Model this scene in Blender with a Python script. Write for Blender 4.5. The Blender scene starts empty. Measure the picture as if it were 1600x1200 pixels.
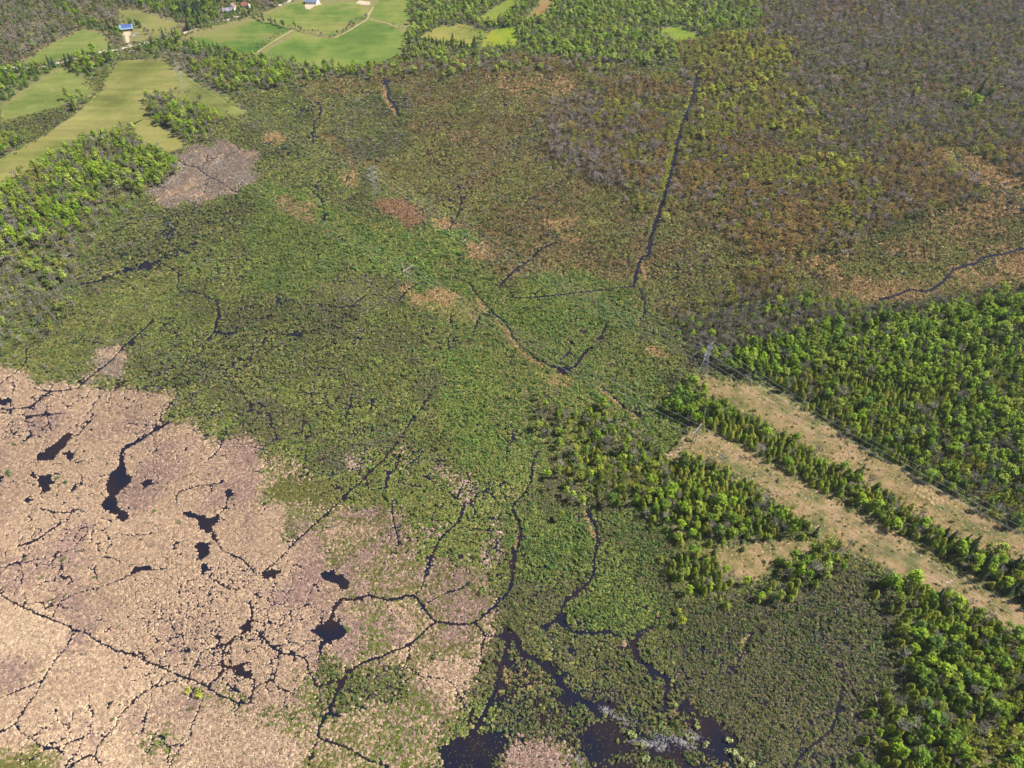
import bpy, bmesh, math, random
import numpy as np
from mathutils import Vector, Matrix

SC = bpy.context.scene
COL = SC.collection
R = math.radians

# ------------------------------------------------------------------ camera, sky, sun, exposure
H, PITCH, FPX = 330.0, 46.0, 1110.0
cam_d = bpy.data.cameras.new("camera")
cam_d.sensor_width = 36.0
cam_d.lens = FPX / 1600.0 * 36.0
cam_d.clip_start = 1.0
cam_d.clip_end = 8000.0
cam = bpy.data.objects.new("camera", cam_d)
cam.location = (0, 0, H)
cam.rotation_euler = (R(90 - PITCH), 0, 0)
COL.objects.link(cam)
SC.camera = cam

SUN_EL, SUN_AZ = 50.0, 8.0          # azimuth measured from +X towards +Y
world = bpy.data.worlds.new("World")
SC.world = world
world.use_nodes = True
wn = world.node_tree.nodes
wl = world.node_tree.links
sky = wn.new("ShaderNodeTexSky")
sky.sky_type = 'NISHITA'
sky.sun_disc = False
sky.sun_elevation = R(SUN_EL)
sky.sun_rotation = R(90 - SUN_AZ)
wn["Background"].inputs[1].default_value = 0.07
wl.new(sky.outputs[0], wn["Background"].inputs[0])

sun_d = bpy.data.lights.new("sun", 'SUN')
sun_d.energy = 4.8
sun_d.angle = R(0.5)
sun_d.color = (1.0, 0.95, 0.86)
sun = bpy.data.objects.new("sun", sun_d)
_sv = Vector((math.cos(R(SUN_EL)) * math.cos(R(SUN_AZ)), math.cos(R(SUN_EL)) * math.sin(R(SUN_AZ)), math.sin(R(SUN_EL))))
sun.rotation_euler = _sv.to_track_quat('Z', 'Y').to_euler()
sun.location = (400, 300, 500)
COL.objects.link(sun)

SC.view_settings.view_transform = 'Standard'
SC.view_settings.look = 'None'
SC.view_settings.exposure = 1.20
SC.view_settings.gamma = 1.0
SC.view_settings.use_curve_mapping = False
SC.cycles.max_bounces = 5
SC.cycles.diffuse_bounces = 2
SC.cycles.transparent_max_bounces = 4

# ------------------------------------------------------------------ helpers: survey, noise, tags
_cp, _sp = math.cos(R(PITCH)), math.sin(R(PITCH))
UPZ = 1.0                                    # height of the dry land above the marsh water


def G(u, v, z=0.0):
    """survey point of the photograph -> place on the ground (metres)"""
    x = (u - 800) / FPX
    y = -(v - 600) / FPX
    dy, dz = _cp + y * _sp, -_sp + y * _cp
    t = (H - z) / -dz
    return (x * t, dy * t)


def Gs(pts, z=0.0):
    return np.array([G(u, v, z) for u, v in pts])


def project(x, y, z=0.0):
    zz = z - H
    d = y * _cp - zz * _sp
    up = y * _sp + zz * _cp
    return 800 + FPX * x / d, 600 - FPX * up / d, d


def hash2(ix, iy, seed):
    h = (ix.astype(np.int64) * 374761393 + iy.astype(np.int64) * 668265263 + seed * 1442695041) & 0xFFFFFFFF
    h = ((h ^ (h >> 13)) * 1274126177) & 0xFFFFFFFF
    h = h ^ (h >> 16)
    return (h & 0xFFFFFF) / float(0x1000000)


def vnoise(x, y, scale, seed, octv=3):
    out = np.zeros_like(x, dtype=float)
    amp, tot = 1.0, 0.0
    for o in range(octv):
        fx, fy = x / scale, y / scale
        ix, iy = np.floor(fx), np.floor(fy)
        tx, ty = fx - ix, fy - iy
        tx, ty = tx * tx * (3 - 2 * tx), ty * ty * (3 - 2 * ty)
        a = hash2(ix, iy, seed + o)
        b = hash2(ix + 1, iy, seed + o)
        c = hash2(ix, iy + 1, seed + o)
        d = hash2(ix + 1, iy + 1, seed + o)
        out += amp * ((a * (1 - tx) + b * tx) * (1 - ty) + (c * (1 - tx) + d * tx) * ty)
        tot += amp
        amp *= 0.5
        scale *= 0.5
    return out / tot


def crack_field(x, y, s, seed):
    """distance (m) to the nearest edge of a jittered cell pattern of size s"""
    cx, cy = np.floor(x / s), np.floor(y / s)
    f1 = np.full(x.shape, 1e9)
    f2 = np.full(x.shape, 1e9)
    for i in (-1, 0, 1):
        for j in (-1, 0, 1):
            gx, gy = cx + i, cy + j
            px = (gx + 0.1 + 0.8 * hash2(gx, gy, seed)) * s
            py = (gy + 0.1 + 0.8 * hash2(gx, gy, seed + 7)) * s
            d = np.hypot(x - px, y - py)
            f2 = np.where(d < f1, f1, np.minimum(f2, d))
            f1 = np.minimum(f1, d)
    return (f2 - f1) * 0.5


def tag(o, label=None, cat=None, group=None, kind=None):
    if label:
        o["label"] = label
    if cat:
        o["category"] = cat
    if group:
        o["group"] = group
    if kind:
        o["kind"] = kind
    return o


def mesh_obj(name, verts, faces, mats, parent=None, midx=None, smooth=False):
    me = bpy.data.meshes.new(name)
    me.from_pydata([tuple(v) for v in verts], [], [tuple(f) for f in faces])
    for m in (mats if isinstance(mats, (list, tuple)) else [mats]):
        me.materials.append(m)
    if midx is not None:
        me.polygons.foreach_set("material_index", midx)
    if smooth:
        me.polygons.foreach_set("use_smooth", [True] * len(me.polygons))
    me.update()
    o = bpy.data.objects.new(name, me)
    COL.objects.link(o)
    if parent:
        o.parent = parent
    return o


def empty(name, loc, rz=0.0):
    o = bpy.data.objects.new(name, None)
    o.location = loc
    o.rotation_euler = (0, 0, rz)
    o.empty_display_size = 0.5
    COL.objects.link(o)
    return o


class MB:
    """collects boxes, bars and prisms into one mesh"""

    def __init__(self):
        self.v, self.f = [], []

    def box(self, c, s, rz=0.0):
        n = len(self.v)
        m = Matrix.Rotation(rz, 3, 'Z')
        for dx in (-.5, .5):
            for dy in (-.5, .5):
                for dz in (-.5, .5):
                    self.v.append(tuple(Vector(c) + m @ Vector((dx * s[0], dy * s[1], dz * s[2]))))
        for q in ((0, 1, 3, 2), (4, 6, 7, 5), (0, 4, 5, 1), (2, 3, 7, 6), (0, 2, 6, 4), (1, 5, 7, 3)):
            self.f.append(tuple(n + i for i in q))
        return self

    def bar(self, a, b, ra, rb=None, seg=4):
        rb = ra if rb is None else rb
        a, b = Vector(a), Vector(b)
        d = (b - a).normalized()
        p = d.orthogonal().normalized()
        q = d.cross(p)
        n = len(self.v)
        for c, r in ((a, ra), (b, rb)):
            for k in range(seg):
                an = 2 * math.pi * k / seg + math.pi / 4
                self.v.append(tuple(c + (p * math.cos(an) + q * math.sin(an)) * r))
        for k in range(seg):
            k2 = (k + 1) % seg
            self.f.append((n + k, n + k2, n + seg + k2, n + seg + k))
        self.f.append(tuple(n + k for k in range(seg))[::-1])
        self.f.append(tuple(n + seg + k for k in range(seg)))
        return self

    def poly(self, pts):
        n = len(self.v)
        self.v += [tuple(p) for p in pts]
        self.f.append(tuple(range(n, n + len(pts))))
        return self

    def build(self, name, mat, parent=None):
        return mesh_obj(name, self.v, self.f, mat, parent)


# ------------------------------------------------------------------ materials
def new_mat(name):
    m = bpy.data.materials.new(name)
    m.use_nodes = True
    nt = m.node_tree
    return m, nt, nt.nodes["Principled BSDF"]


def flat_mat(name, col, rough=0.8, metal=0.0, var=0.12, scale=3.0):
    m, nt, b = new_mat(name)
    no = nt.nodes.new("ShaderNodeTexNoise")
    no.inputs["Scale"].default_value = scale
    no.inputs["Detail"].default_value = 4
    tc = nt.nodes.new("ShaderNodeTexCoord")
    nt.links.new(tc.outputs["Object"], no.inputs["Vector"])
    hsv = nt.nodes.new("ShaderNodeHueSaturation")
    hsv.inputs["Color"].default_value = (*col, 1)
    mr = nt.nodes.new("ShaderNodeMapRange")
    mr.inputs["To Min"].default_value = 1 - 2 * var
    mr.inputs["To Max"].default_value = 1 + 2 * var
    nt.links.new(no.outputs["Fac"], mr.inputs["Value"])
    nt.links.new(mr.outputs["Result"], hsv.inputs["Value"])
    nt.links.new(hsv.outputs["Color"], b.inputs["Base Color"])
    b.inputs["Roughness"].default_value = rough
    b.inputs["Metallic"].default_value = metal
    b.inputs["Specular IOR Level"].default_value = 0.25
    return m


def tint_mat(name, nscale, nvar, transl=0.0, spec=0.1, hue=0.02):
    """plant colour comes from each plant's own tint, varied by noise over its pieces"""
    m, nt, b = new_mat(name)
    at = nt.nodes.new("ShaderNodeAttribute")
    at.attribute_type = 'INSTANCER'
    at.attribute_name = "tint"
    tc = nt.nodes.new("ShaderNodeNewGeometry")
    no = nt.nodes.new("ShaderNodeTexNoise")
    no.inputs["Scale"].default_value = nscale
    no.inputs["Detail"].default_value = 3
    nt.links.new(tc.outputs["Position"], no.inputs["Vector"])
    hsv = nt.nodes.new("ShaderNodeHueSaturation")
    mr = nt.nodes.new("ShaderNodeMapRange")
    mr.inputs["From Min"].default_value = 0.25
    mr.inputs["From Max"].default_value = 0.75
    mr.inputs["To Min"].default_value = 1 - nvar
    mr.inputs["To Max"].default_value = 1 + nvar
    nt.links.new(no.outputs["Fac"], mr.inputs["Value"])
    nt.links.new(mr.outputs["Result"], hsv.inputs["Value"])
    mh = nt.nodes.new("ShaderNodeMapRange")
    mh.inputs["To Min"].default_value = 0.5 - hue
    mh.inputs["To Max"].default_value = 0.5 + hue
    sc = nt.nodes.new("ShaderNodeSeparateColor")
    nt.links.new(no.outputs["Color"], sc.inputs["Color"])
    nt.links.new(sc.outputs["Blue"], mh.inputs["Value"])
    nt.links.new(mh.outputs["Result"], hsv.inputs["Hue"])
    nt.links.new(at.outputs["Color"], hsv.inputs["Color"])
    nt.links.new(hsv.outputs["Color"], b.inputs["Base Color"])
    b.inputs["Roughness"].default_value = 0.75
    b.inputs["Specular IOR Level"].default_value = spec
    if transl > 0:
        tr = nt.nodes.new("ShaderNodeBsdfTranslucent")
        nt.links.new(hsv.outputs["Color"], tr.inputs["Color"])
        mx = nt.nodes.new("ShaderNodeMixShader")
        mx.inputs[0].default_value = transl
        nt.links.new(b.outputs[0], mx.inputs[1])
        nt.links.new(tr.outputs[0], mx.inputs[2])
        nt.links.new(mx.outputs[0], nt.nodes["Material Output"].inputs["Surface"])
    return m


M_LEAF = tint_mat("leaf", 0.9, 0.38, 0.22, 0.2, 0.02)
M_TWIG = tint_mat("twig", 0.9, 0.3, 0.0, 0.1, 0.015)
M_REED = tint_mat("reed", 0.55, 0.30, 0.0, 0.05, 0.02)
M_BARK = flat_mat("bark", (0.14, 0.115, 0.09), 0.9, 0, 0.2, 2.0)
M_BARKG = flat_mat("grey_bark", (0.30, 0.27, 0.23), 0.9, 0, 0.2, 2.0)


def ground_mat():
    m, nt, b = new_mat("soil")
    at = nt.nodes.new("ShaderNodeAttribute")
    at.attribute_name = "soil"
    tc = nt.nodes.new("ShaderNodeTexCoord")
    n1 = nt.nodes.new("ShaderNodeTexNoise")
    n1.inputs["Scale"].default_value = 0.6
    n1.inputs["Detail"].default_value = 8
    n1.inputs["Roughness"].default_value = 0.7
    nt.links.new(tc.outputs["Object"], n1.inputs["Vector"])
    mr = nt.nodes.new("ShaderNodeMapRange")
    mr.inputs["From Min"].default_value = 0.3
    mr.inputs["From Max"].default_value = 0.7
    mr.inputs["To Min"].default_value = 0.55
    mr.inputs["To Max"].default_value = 1.45
    nt.links.new(n1.outputs["Fac"], mr.inputs["Value"])
    h = nt.nodes.new("ShaderNodeHueSaturation")
    nt.links.new(at.outputs["Color"], h.inputs["Color"])
    nt.links.new(mr.outputs["Result"], h.inputs["Value"])
    nt.links.new(h.outputs["Color"], b.inputs["Base Color"])
    b.inputs["Roughness"].default_value = 0.95
    b.inputs["Specular IOR Level"].default_value = 0.1
    return m


def field_mat(name, c1, c2, c3, ang, stripe=0.25, nsc=0.02, period=9.0):
    """cut grass / meadow: large patches, mowing stripes along ang, fine grain"""
    m, nt, b = new_mat(name)
    tc = nt.nodes.new("ShaderNodeTexCoord")
    n1 = nt.nodes.new("ShaderNodeTexNoise")
    n1.inputs["Scale"].default_value = nsc
    n1.inputs["Detail"].default_value = 7
    n1.inputs["Roughness"].default_value = 0.62
    nt.links.new(tc.outputs["Object"], n1.inputs["Vector"])
    rp = nt.nodes.new("ShaderNodeValToRGB")
    rp.color_ramp.elements[0].position = 0.40
    rp.color_ramp.elements[0].color = (*[q * .85 for q in c1], 1)
    rp.color_ramp.elements[1].position = 0.60
    rp.color_ramp.elements[1].color = (*[q * 1.08 for q in c3], 1)
    e = rp.color_ramp.elements.new(0.5)
    e.color = (*c2, 1)
    nt.links.new(n1.outputs["Fac"], rp.inputs["Fac"])
    mp = nt.nodes.new("ShaderNodeMapping")
    mp.inputs["Rotation"].default_value = (0, 0, -ang)
    mp.inputs["Scale"].default_value = (0.012, 1.0 / period, 1)
    nt.links.new(tc.outputs["Object"], mp.inputs["Vector"])
    n2 = nt.nodes.new("ShaderNodeTexNoise")
    n2.inputs["Scale"].default_value = 1.0
    n2.inputs["Detail"].default_value = 3
    nt.links.new(mp.outputs["Vector"], n2.inputs["Vector"])
    n3 = nt.nodes.new("ShaderNodeTexNoise")
    n3.inputs["Scale"].default_value = 0.7
    n3.inputs["Detail"].default_value = 6
    n3.inputs["Roughness"].default_value = 0.8
    nt.links.new(tc.outputs["Object"], n3.inputs["Vector"])
    mr = nt.nodes.new("ShaderNodeMapRange")
    mr.inputs["From Min"].default_value = 0.3
    mr.inputs["From Max"].default_value = 0.7
    mr.inputs["To Min"].default_value = 1 - stripe
    mr.inputs["To Max"].default_value = 1 + stripe
    nt.links.new(n2.outputs["Fac"], mr.inputs["Value"])
    mr3 = nt.nodes.new("ShaderNodeMapRange")
    mr3.inputs["From Min"].default_value = 0.25
    mr3.inputs["From Max"].default_value = 0.75
    mr3.inputs["To Min"].default_value = 0.6
    mr3.inputs["To Max"].default_value = 1.4
    nt.links.new(n3.outputs["Fac"], mr3.inputs["Value"])
    mu = nt.nodes.new("ShaderNodeMath")
    mu.operation = 'MULTIPLY'
    nt.links.new(mr.outputs["Result"], mu.inputs[0])
    nt.links.new(mr3.outputs["Result"], mu.inputs[1])
    h = nt.nodes.new("ShaderNodeHueSaturation")
    nt.links.new(rp.outputs["Color"], h.inputs["Color"])
    nt.links.new(mu.outputs[0], h.inputs["Value"])
    nt.links.new(h.outputs["Color"], b.inputs["Base Color"])
    b.inputs["Roughness"].default_value = 0.95
    b.inputs["Specular IOR Level"].default_value = 0.1
    return m


def water_mat():
    m, nt, b = new_mat("marsh_water")
    tc = nt.nodes.new("ShaderNodeTexCoord")
    n1 = nt.nodes.new("ShaderNodeTexNoise")
    n1.inputs["Scale"].default_value = 0.05
    n1.inputs["Detail"].default_value = 4
    nt.links.new(tc.outputs["Object"], n1.inputs["Vector"])
    rp = nt.nodes.new("ShaderNodeValToRGB")
    rp.color_ramp.elements[0].position = 0.42
    rp.color_ramp.elements[0].color = (0.007, 0.008, 0.016, 1)
    rp.color_ramp.elements[1].position = 0.68
    rp.color_ramp.elements[1].color = (0.017, 0.011, 0.012, 1)
    nt.links.new(n1.outputs["Fac"], rp.inputs["Fac"])
    nt.links.new(rp.outputs["Color"], b.inputs["Base Color"])
    b.inputs["Roughness"].default_value = 0.12
    b.inputs["IOR"].default_value = 1.33
    b.inputs["Specular IOR Level"].default_value = 0.20
    n2 = nt.nodes.new("ShaderNodeTexNoise")
    n2.inputs["Scale"].default_value = 1.2
    n2.inputs["Detail"].default_value = 3
    nt.links.new(tc.outputs["Object"], n2.inputs["Vector"])
    bp = nt.nodes.new("ShaderNodeBump")
    bp.inputs["Strength"].default_value = 0.04
    bp.inputs["Distance"].default_value = 0.1
    nt.links.new(n2.outputs["Fac"], bp.inputs["Height"])
    nt.links.new(bp.outputs["Normal"], b.inputs["Normal"])
    return m


M_GROUND = ground_mat()
M_WATER = water_mat()

# ------------------------------------------------------------------ survey: zones of the land (photo points)
# kinds of plant cover.  mat = colours of the low growth, md = its cover, sd = shrub cover, trees = (kind, share, palette)
PAL = dict(
    reed=[(.40, .288, .198), (.355, .252, .176), (.435, .318, .215), (.38, .272, .196)],
    reedpink=[(.32, .215, .175), (.285, .195, .165), (.345, .24, .19), (.26, .185, .14)],
    reedgrey=[(.26, .205, .165), (.23, .185, .15), (.29, .225, .18)],
    reedwarm=[(.47, .355, .245), (.44, .325, .228)],
    tan=[(.27, .18, .08), (.23, .15, .068), (.30, .205, .10), (.21, .14, .065)],
    rust=[(.175, .105, .055), (.16, .095, .05), (.19, .12, .065)],
    sedge=[(.16, .152, .046), (.14, .142, .043), (.18, .16, .058), (.122, .134, .04)],
    sedgegreen=[(.135, .16, .036), (.115, .145, .034), (.155, .165, .042)],
    sedgebrown=[(.17, .12, .055), (.145, .108, .05), (.19, .135, .062), (.13, .112, .044)],
    sedgedark=[(.098, .09, .04), (.082, .084, .034), (.112, .096, .048)],
    olive=[(.148, .165, .046), (.122, .15, .042), (.172, .176, .054), (.108, .14, .045)],
    green=[(.12, .195, .042), (.105, .18, .042), (.145, .208, .046), (.095, .16, .046)],
    greendull=[(.11, .158, .048), (.132, .165, .05), (.10, .144, .047)],
    grey=[(.19, .172, .135), (.165, .15, .12), (.21, .19, .15)],
    brown=[(.185, .132, .062), (.16, .118, .06), (.172, .145, .054), (.205, .152, .066)],
    tgreen=[(.158, .245, .012), (.185, .26, .016), (.115, .195, .016), (.205, .255, .03)],
    tpale=[(.205, .27, .04), (.18, .25, .036), (.23, .275, .055)],
    tdeep=[(.065, .115, .018), (.08, .132, .022)],
    cedar=[(.135, .185, .012), (.165, .20, .014), (.095, .145, .016), (.19, .195, .02)],
    spruce=[(.035, .062, .028), (.042, .07, .026)],
    orange=[(.25, .155, .04), (.235, .145, .046), (.245, .182, .036), (.215, .14, .06)],
    yelgreen=[(.235, .25, .024), (.205, .23, .026), (.245, .228, .028)],
    purple=[(.225, .18, .17), (.20, .166, .162), (.245, .195, .168)],
    debris=[(.40, .375, .36), (.33, .32, .315), (.44, .41, .385)],
)
ZP = {}
ZN = []


def zone(name, **k):
    ZP[name] = k
    ZN.append(name)


# name            low growth                         shrubs                                    cracks/open water
zone('olive', mat=['sedge', 'sedgegreen', 'sedgedark'], md=.90, sd=.66, sp=[('olive', .6), ('greendull', .25), ('grey', .15)], crack=.45, wet=.24)
zone('green', mat=['sedgegreen', 'sedge'], md=.97, sd=.75, sp=[('green', .75), ('greendull', .15), ('olive', .10)], crack=.15, wet=.10)
zone('smooth', mat=['sedgegreen'], md=1., sd=.85, sp=[('greendull', .8), ('olive', .2)], crack=.05, wet=.04)
zone('brownshrub', mat=['sedgebrown', 'sedge'], md=.95, sd=.60, sp=[('brown', .5), ('olive', .3), ('grey', .2)], crack=.25, wet=.10)
zone('greyshrub', mat=['sedgedark', 'sedge'], md=.95, sd=.80, sp=[('grey', .45), ('olive', .35), ('greendull', .2)], crack=.15, wet=.12)
zone('leftscrub', mat=['sedgedark', 'sedgegreen'], md=.95, sd=.85, sp=[('olive', .4), ('grey', .3), ('green', .3)], crack=.05, wet=.04,
     trees=[('bare', .16, 'grey'), ('leafy', .09, 'tpale'), ('bud', .14, 'yelgreen')])
zone('reed', mat=['reed', 'reed', 'reedpink'], md=1., sd=.008, sp=[('olive', 1.)], crack=.72, wet=.11)
zone('reedwarm', mat=['reedwarm'], md=1., sd=0, sp=[('olive', 1.)], crack=.25, wet=.04)
zone('reedsmooth', mat=['reed', 'reedwarm', 'reed', 'reedpink'], md=1., sd=.004, sp=[('olive', 1.)], crack=.34, wet=.04)
zone('reedpink', mat=['reedpink', 'reedpink', 'sedge', 'reed'], md=.98, sd=.03, sp=[('olive', 1.)], crack=.50, wet=.14)
zone('reedmix', mat=['sedge', 'reed', 'sedgegreen', 'reedpink'], md=.98, sd=.06, sp=[('olive', .7), ('green', .3)], crack=.40, wet=.12)
zone('reedgrey', mat=['reedgrey', 'reedgrey', 'reed'], md=1., sd=.02, sp=[('olive', 1.)], crack=.35, wet=.08)
zone('tan', mat=['tan', 'tan', 'sedge'], md=1., sd=.10, sp=[('olive', .6), ('brown', .4)], crack=.25, wet=.04)
zone('tanshrub', mat=['tan', 'sedgebrown', 'sedge'], md=1., sd=.34, sp=[('brown', .5), ('olive', .5)], crack=.25, wet=.05)
zone('rust', mat=['rust'], md=1., sd=.06, sp=[('brown', 1.)], crack=.05, wet=0)
zone('mixcrack', mat=['sedge', 'sedgegreen', 'reedpink'], md=.95, sd=.40, sp=[('olive', .6), ('green', .4)], crack=.75, wet=.25)
zone('darkwater', mat=['sedgedark', 'sedgedark', 'sedgebrown'], md=.34, sd=.62, sp=[('olive', .7), ('greendull', .3)], crack=.6, wet=.46)
zone('wetshrub', mat=['sedgedark', 'sedgedark', 'sedge'], md=.58, sd=.74, sp=[('olive', .65), ('greendull', .20), ('grey', .15)], crack=.5, wet=.43)
zone('wetgreen', mat=['sedgedark', 'sedgegreen'], md=.80, sd=.92, sp=[('green', .5), ('greendull', .3), ('olive', .2)], crack=.4, wet=.22)
zone('wetgrey', mat=['sedgedark'], md=.80, sd=.88, sp=[('greendull', .35), ('grey', .4), ('olive', .25)], crack=.40, wet=.20)
zone('maple', mat=['sedgedark', 'sedgebrown'], md=.9, sd=.45, sp=[('brown', .6), ('olive', .4)], crack=.1, wet=.03,
     trees=[('bud', .34, 'orange'), ('bare', .24, 'purple'), ('bud', .10, 'olive'), ('bud', .26, 'yelgreen')])
zone('mapleorange', mat=['sedgedark', 'sedgebrown'], md=.9, sd=.4, sp=[('brown', .7), ('olive', .3)], crack=.1, wet=.03,
     trees=[('bud', .60, 'orange'), ('bare', .10, 'purple'), ('bud', .28, 'yelgreen')])
zone('mapleyellow', mat=['sedgedark', 'sedgebrown'], md=.9, sd=.4, sp=[('brown', .5), ('olive', .5)], crack=0, wet=.03,
     trees=[('bud', .50, 'yelgreen'), ('bud', .18, 'orange'), ('bare', .10, 'purple'), ('leafy', .22, 'yelgreen')])
zone('farswamp', mat=['sedgedark', 'sedgebrown'], md=.9, sd=.5, sp=[('grey', .5), ('olive', .5)], crack=0, wet=.03,
     trees=[('bare', .46, 'purple'), ('bud', .32, 'olive'), ('bud', .12, 'yelgreen'), ('bud', .06, 'orange')])
zone('barebrown', mat=['sedgedark', 'sedgebrown'], md=.9, sd=.6, sp=[('grey', .4), ('brown', .6)], crack=.1, wet=.03,
     trees=[('bare', .44, 'purple'), ('bud', .18, 'orange'), ('bud', .12, 'yelgreen')])
zone('greywood', mat=['sedgedark'], md=.9, sd=.6, sp=[('grey', .6), ('olive', .4)], crack=0, wet=.1,
     trees=[('bare', .62, 'grey'), ('leafy', .20, 'tgreen'), ('bud', .1, 'yelgreen')])
zone('leafwood', up=1, mat=['sedgegreen'], md=0, sd=.65, sp=[('green', 1.)], crack=0, wet=0,
     trees=[('leafy', .68, 'tgreen'), ('leafy', .10, 'tdeep'), ('bare', .10, 'grey'), ('cedar', .06, 'cedar')])
zone('mixwood', up=1, mat=['sedgegreen'], md=0, sd=.65, sp=[('green', 1.)], crack=0, wet=0,
     trees=[('cedar', .50, 'cedar'), ('leafy', .26, 'tgreen'), ('bare', .11, 'grey'), ('leafy', .05, 'tdeep'), ('bud', .04, 'yelgreen')])
zone('cedarwood', up=1, mat=['sedgegreen'], md=0, sd=.2, sp=[('olive', 1.)], crack=0, wet=0,
     trees=[('cedar', .70, 'cedar'), ('leafy', .20, 'tgreen'), ('bare', .06, 'grey'), ('spruce', .006, 'spruce')])
zone('openwood', mat=['sedge', 'sedgegreen'], md=1, sd=.55, sp=[('green', .6), ('olive', .4)], crack=.1, wet=.05,
     trees=[('leafy', .30, 'tgreen'), ('bare', .24, 'grey'), ('cedar', .16, 'cedar'), ('bud', .05, 'yelgreen')])
zone('greybush', mat=['sedgedark', 'sedge'], md=1, sd=.8, sp=[('grey', .5), ('olive', .5)], crack=.1, wet=.05,
     trees=[('bare', .34, 'grey'), ('leafy', .06, 'tgreen')])
zone('palewood', up=1, mat=['sedgegreen'], md=0, sd=.65, sp=[('green', 1.)], crack=0, wet=0,
     trees=[('leafy', .46, 'tpale'), ('leafy', .34, 'tgreen'), ('bare', .10, 'purple'), ('bud', .06, 'yelgreen')])
zone('leftwood', up=1, mat=['sedgegreen'], md=0, sd=.3, sp=[('green', .6), ('olive', .4)], crack=0, wet=0,
     trees=[('leafy', .38, 'tgreen'), ('leafy', .20, 'tpale'), ('bare', .24, 'grey'), ('bud', .12, 'yelgreen')])
zone('darkwood', up=1, mat=['sedgegreen'], md=0, sd=.3, sp=[('green', .6), ('olive', .4)], crack=0, wet=0,
     trees=[('cedar', .55, 'tdeep'), ('leafy', .26, 'tgreen'), ('spruce', .03, 'spruce')])
zone('scrubland', up=1, mat=['tan', 'sedgebrown'], md=0, sd=.75, sp=[('brown', .4), ('olive', .4), ('grey', .2)], crack=0, wet=0,
     trees=[('bare', .34, 'purple'), ('leafy', .12, 'olive'), ('cedar', .08, 'tdeep')])
zone('edge', mat=['sedgebrown', 'sedge'], md=.9, sd=.5, sp=[('olive', .5), ('brown', .5)], crack=0, wet=.1,
     trees=[('bare', .40, 'purple'), ('leafy', .26, 'tpale'), ('bud', .18, 'yelgreen'), ('bud', .05, 'orange')])
zone('open', up=1, mat=['tan'], md=0, sd=0, sp=[('olive', 1.)], crack=0, wet=0)            # fields, clearings, yards
zone('meadow', up=1, mat=['tan'], md=0, sd=.05, sp=[('olive', .7), ('greendull', .3)], crack=0, wet=0)

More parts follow.
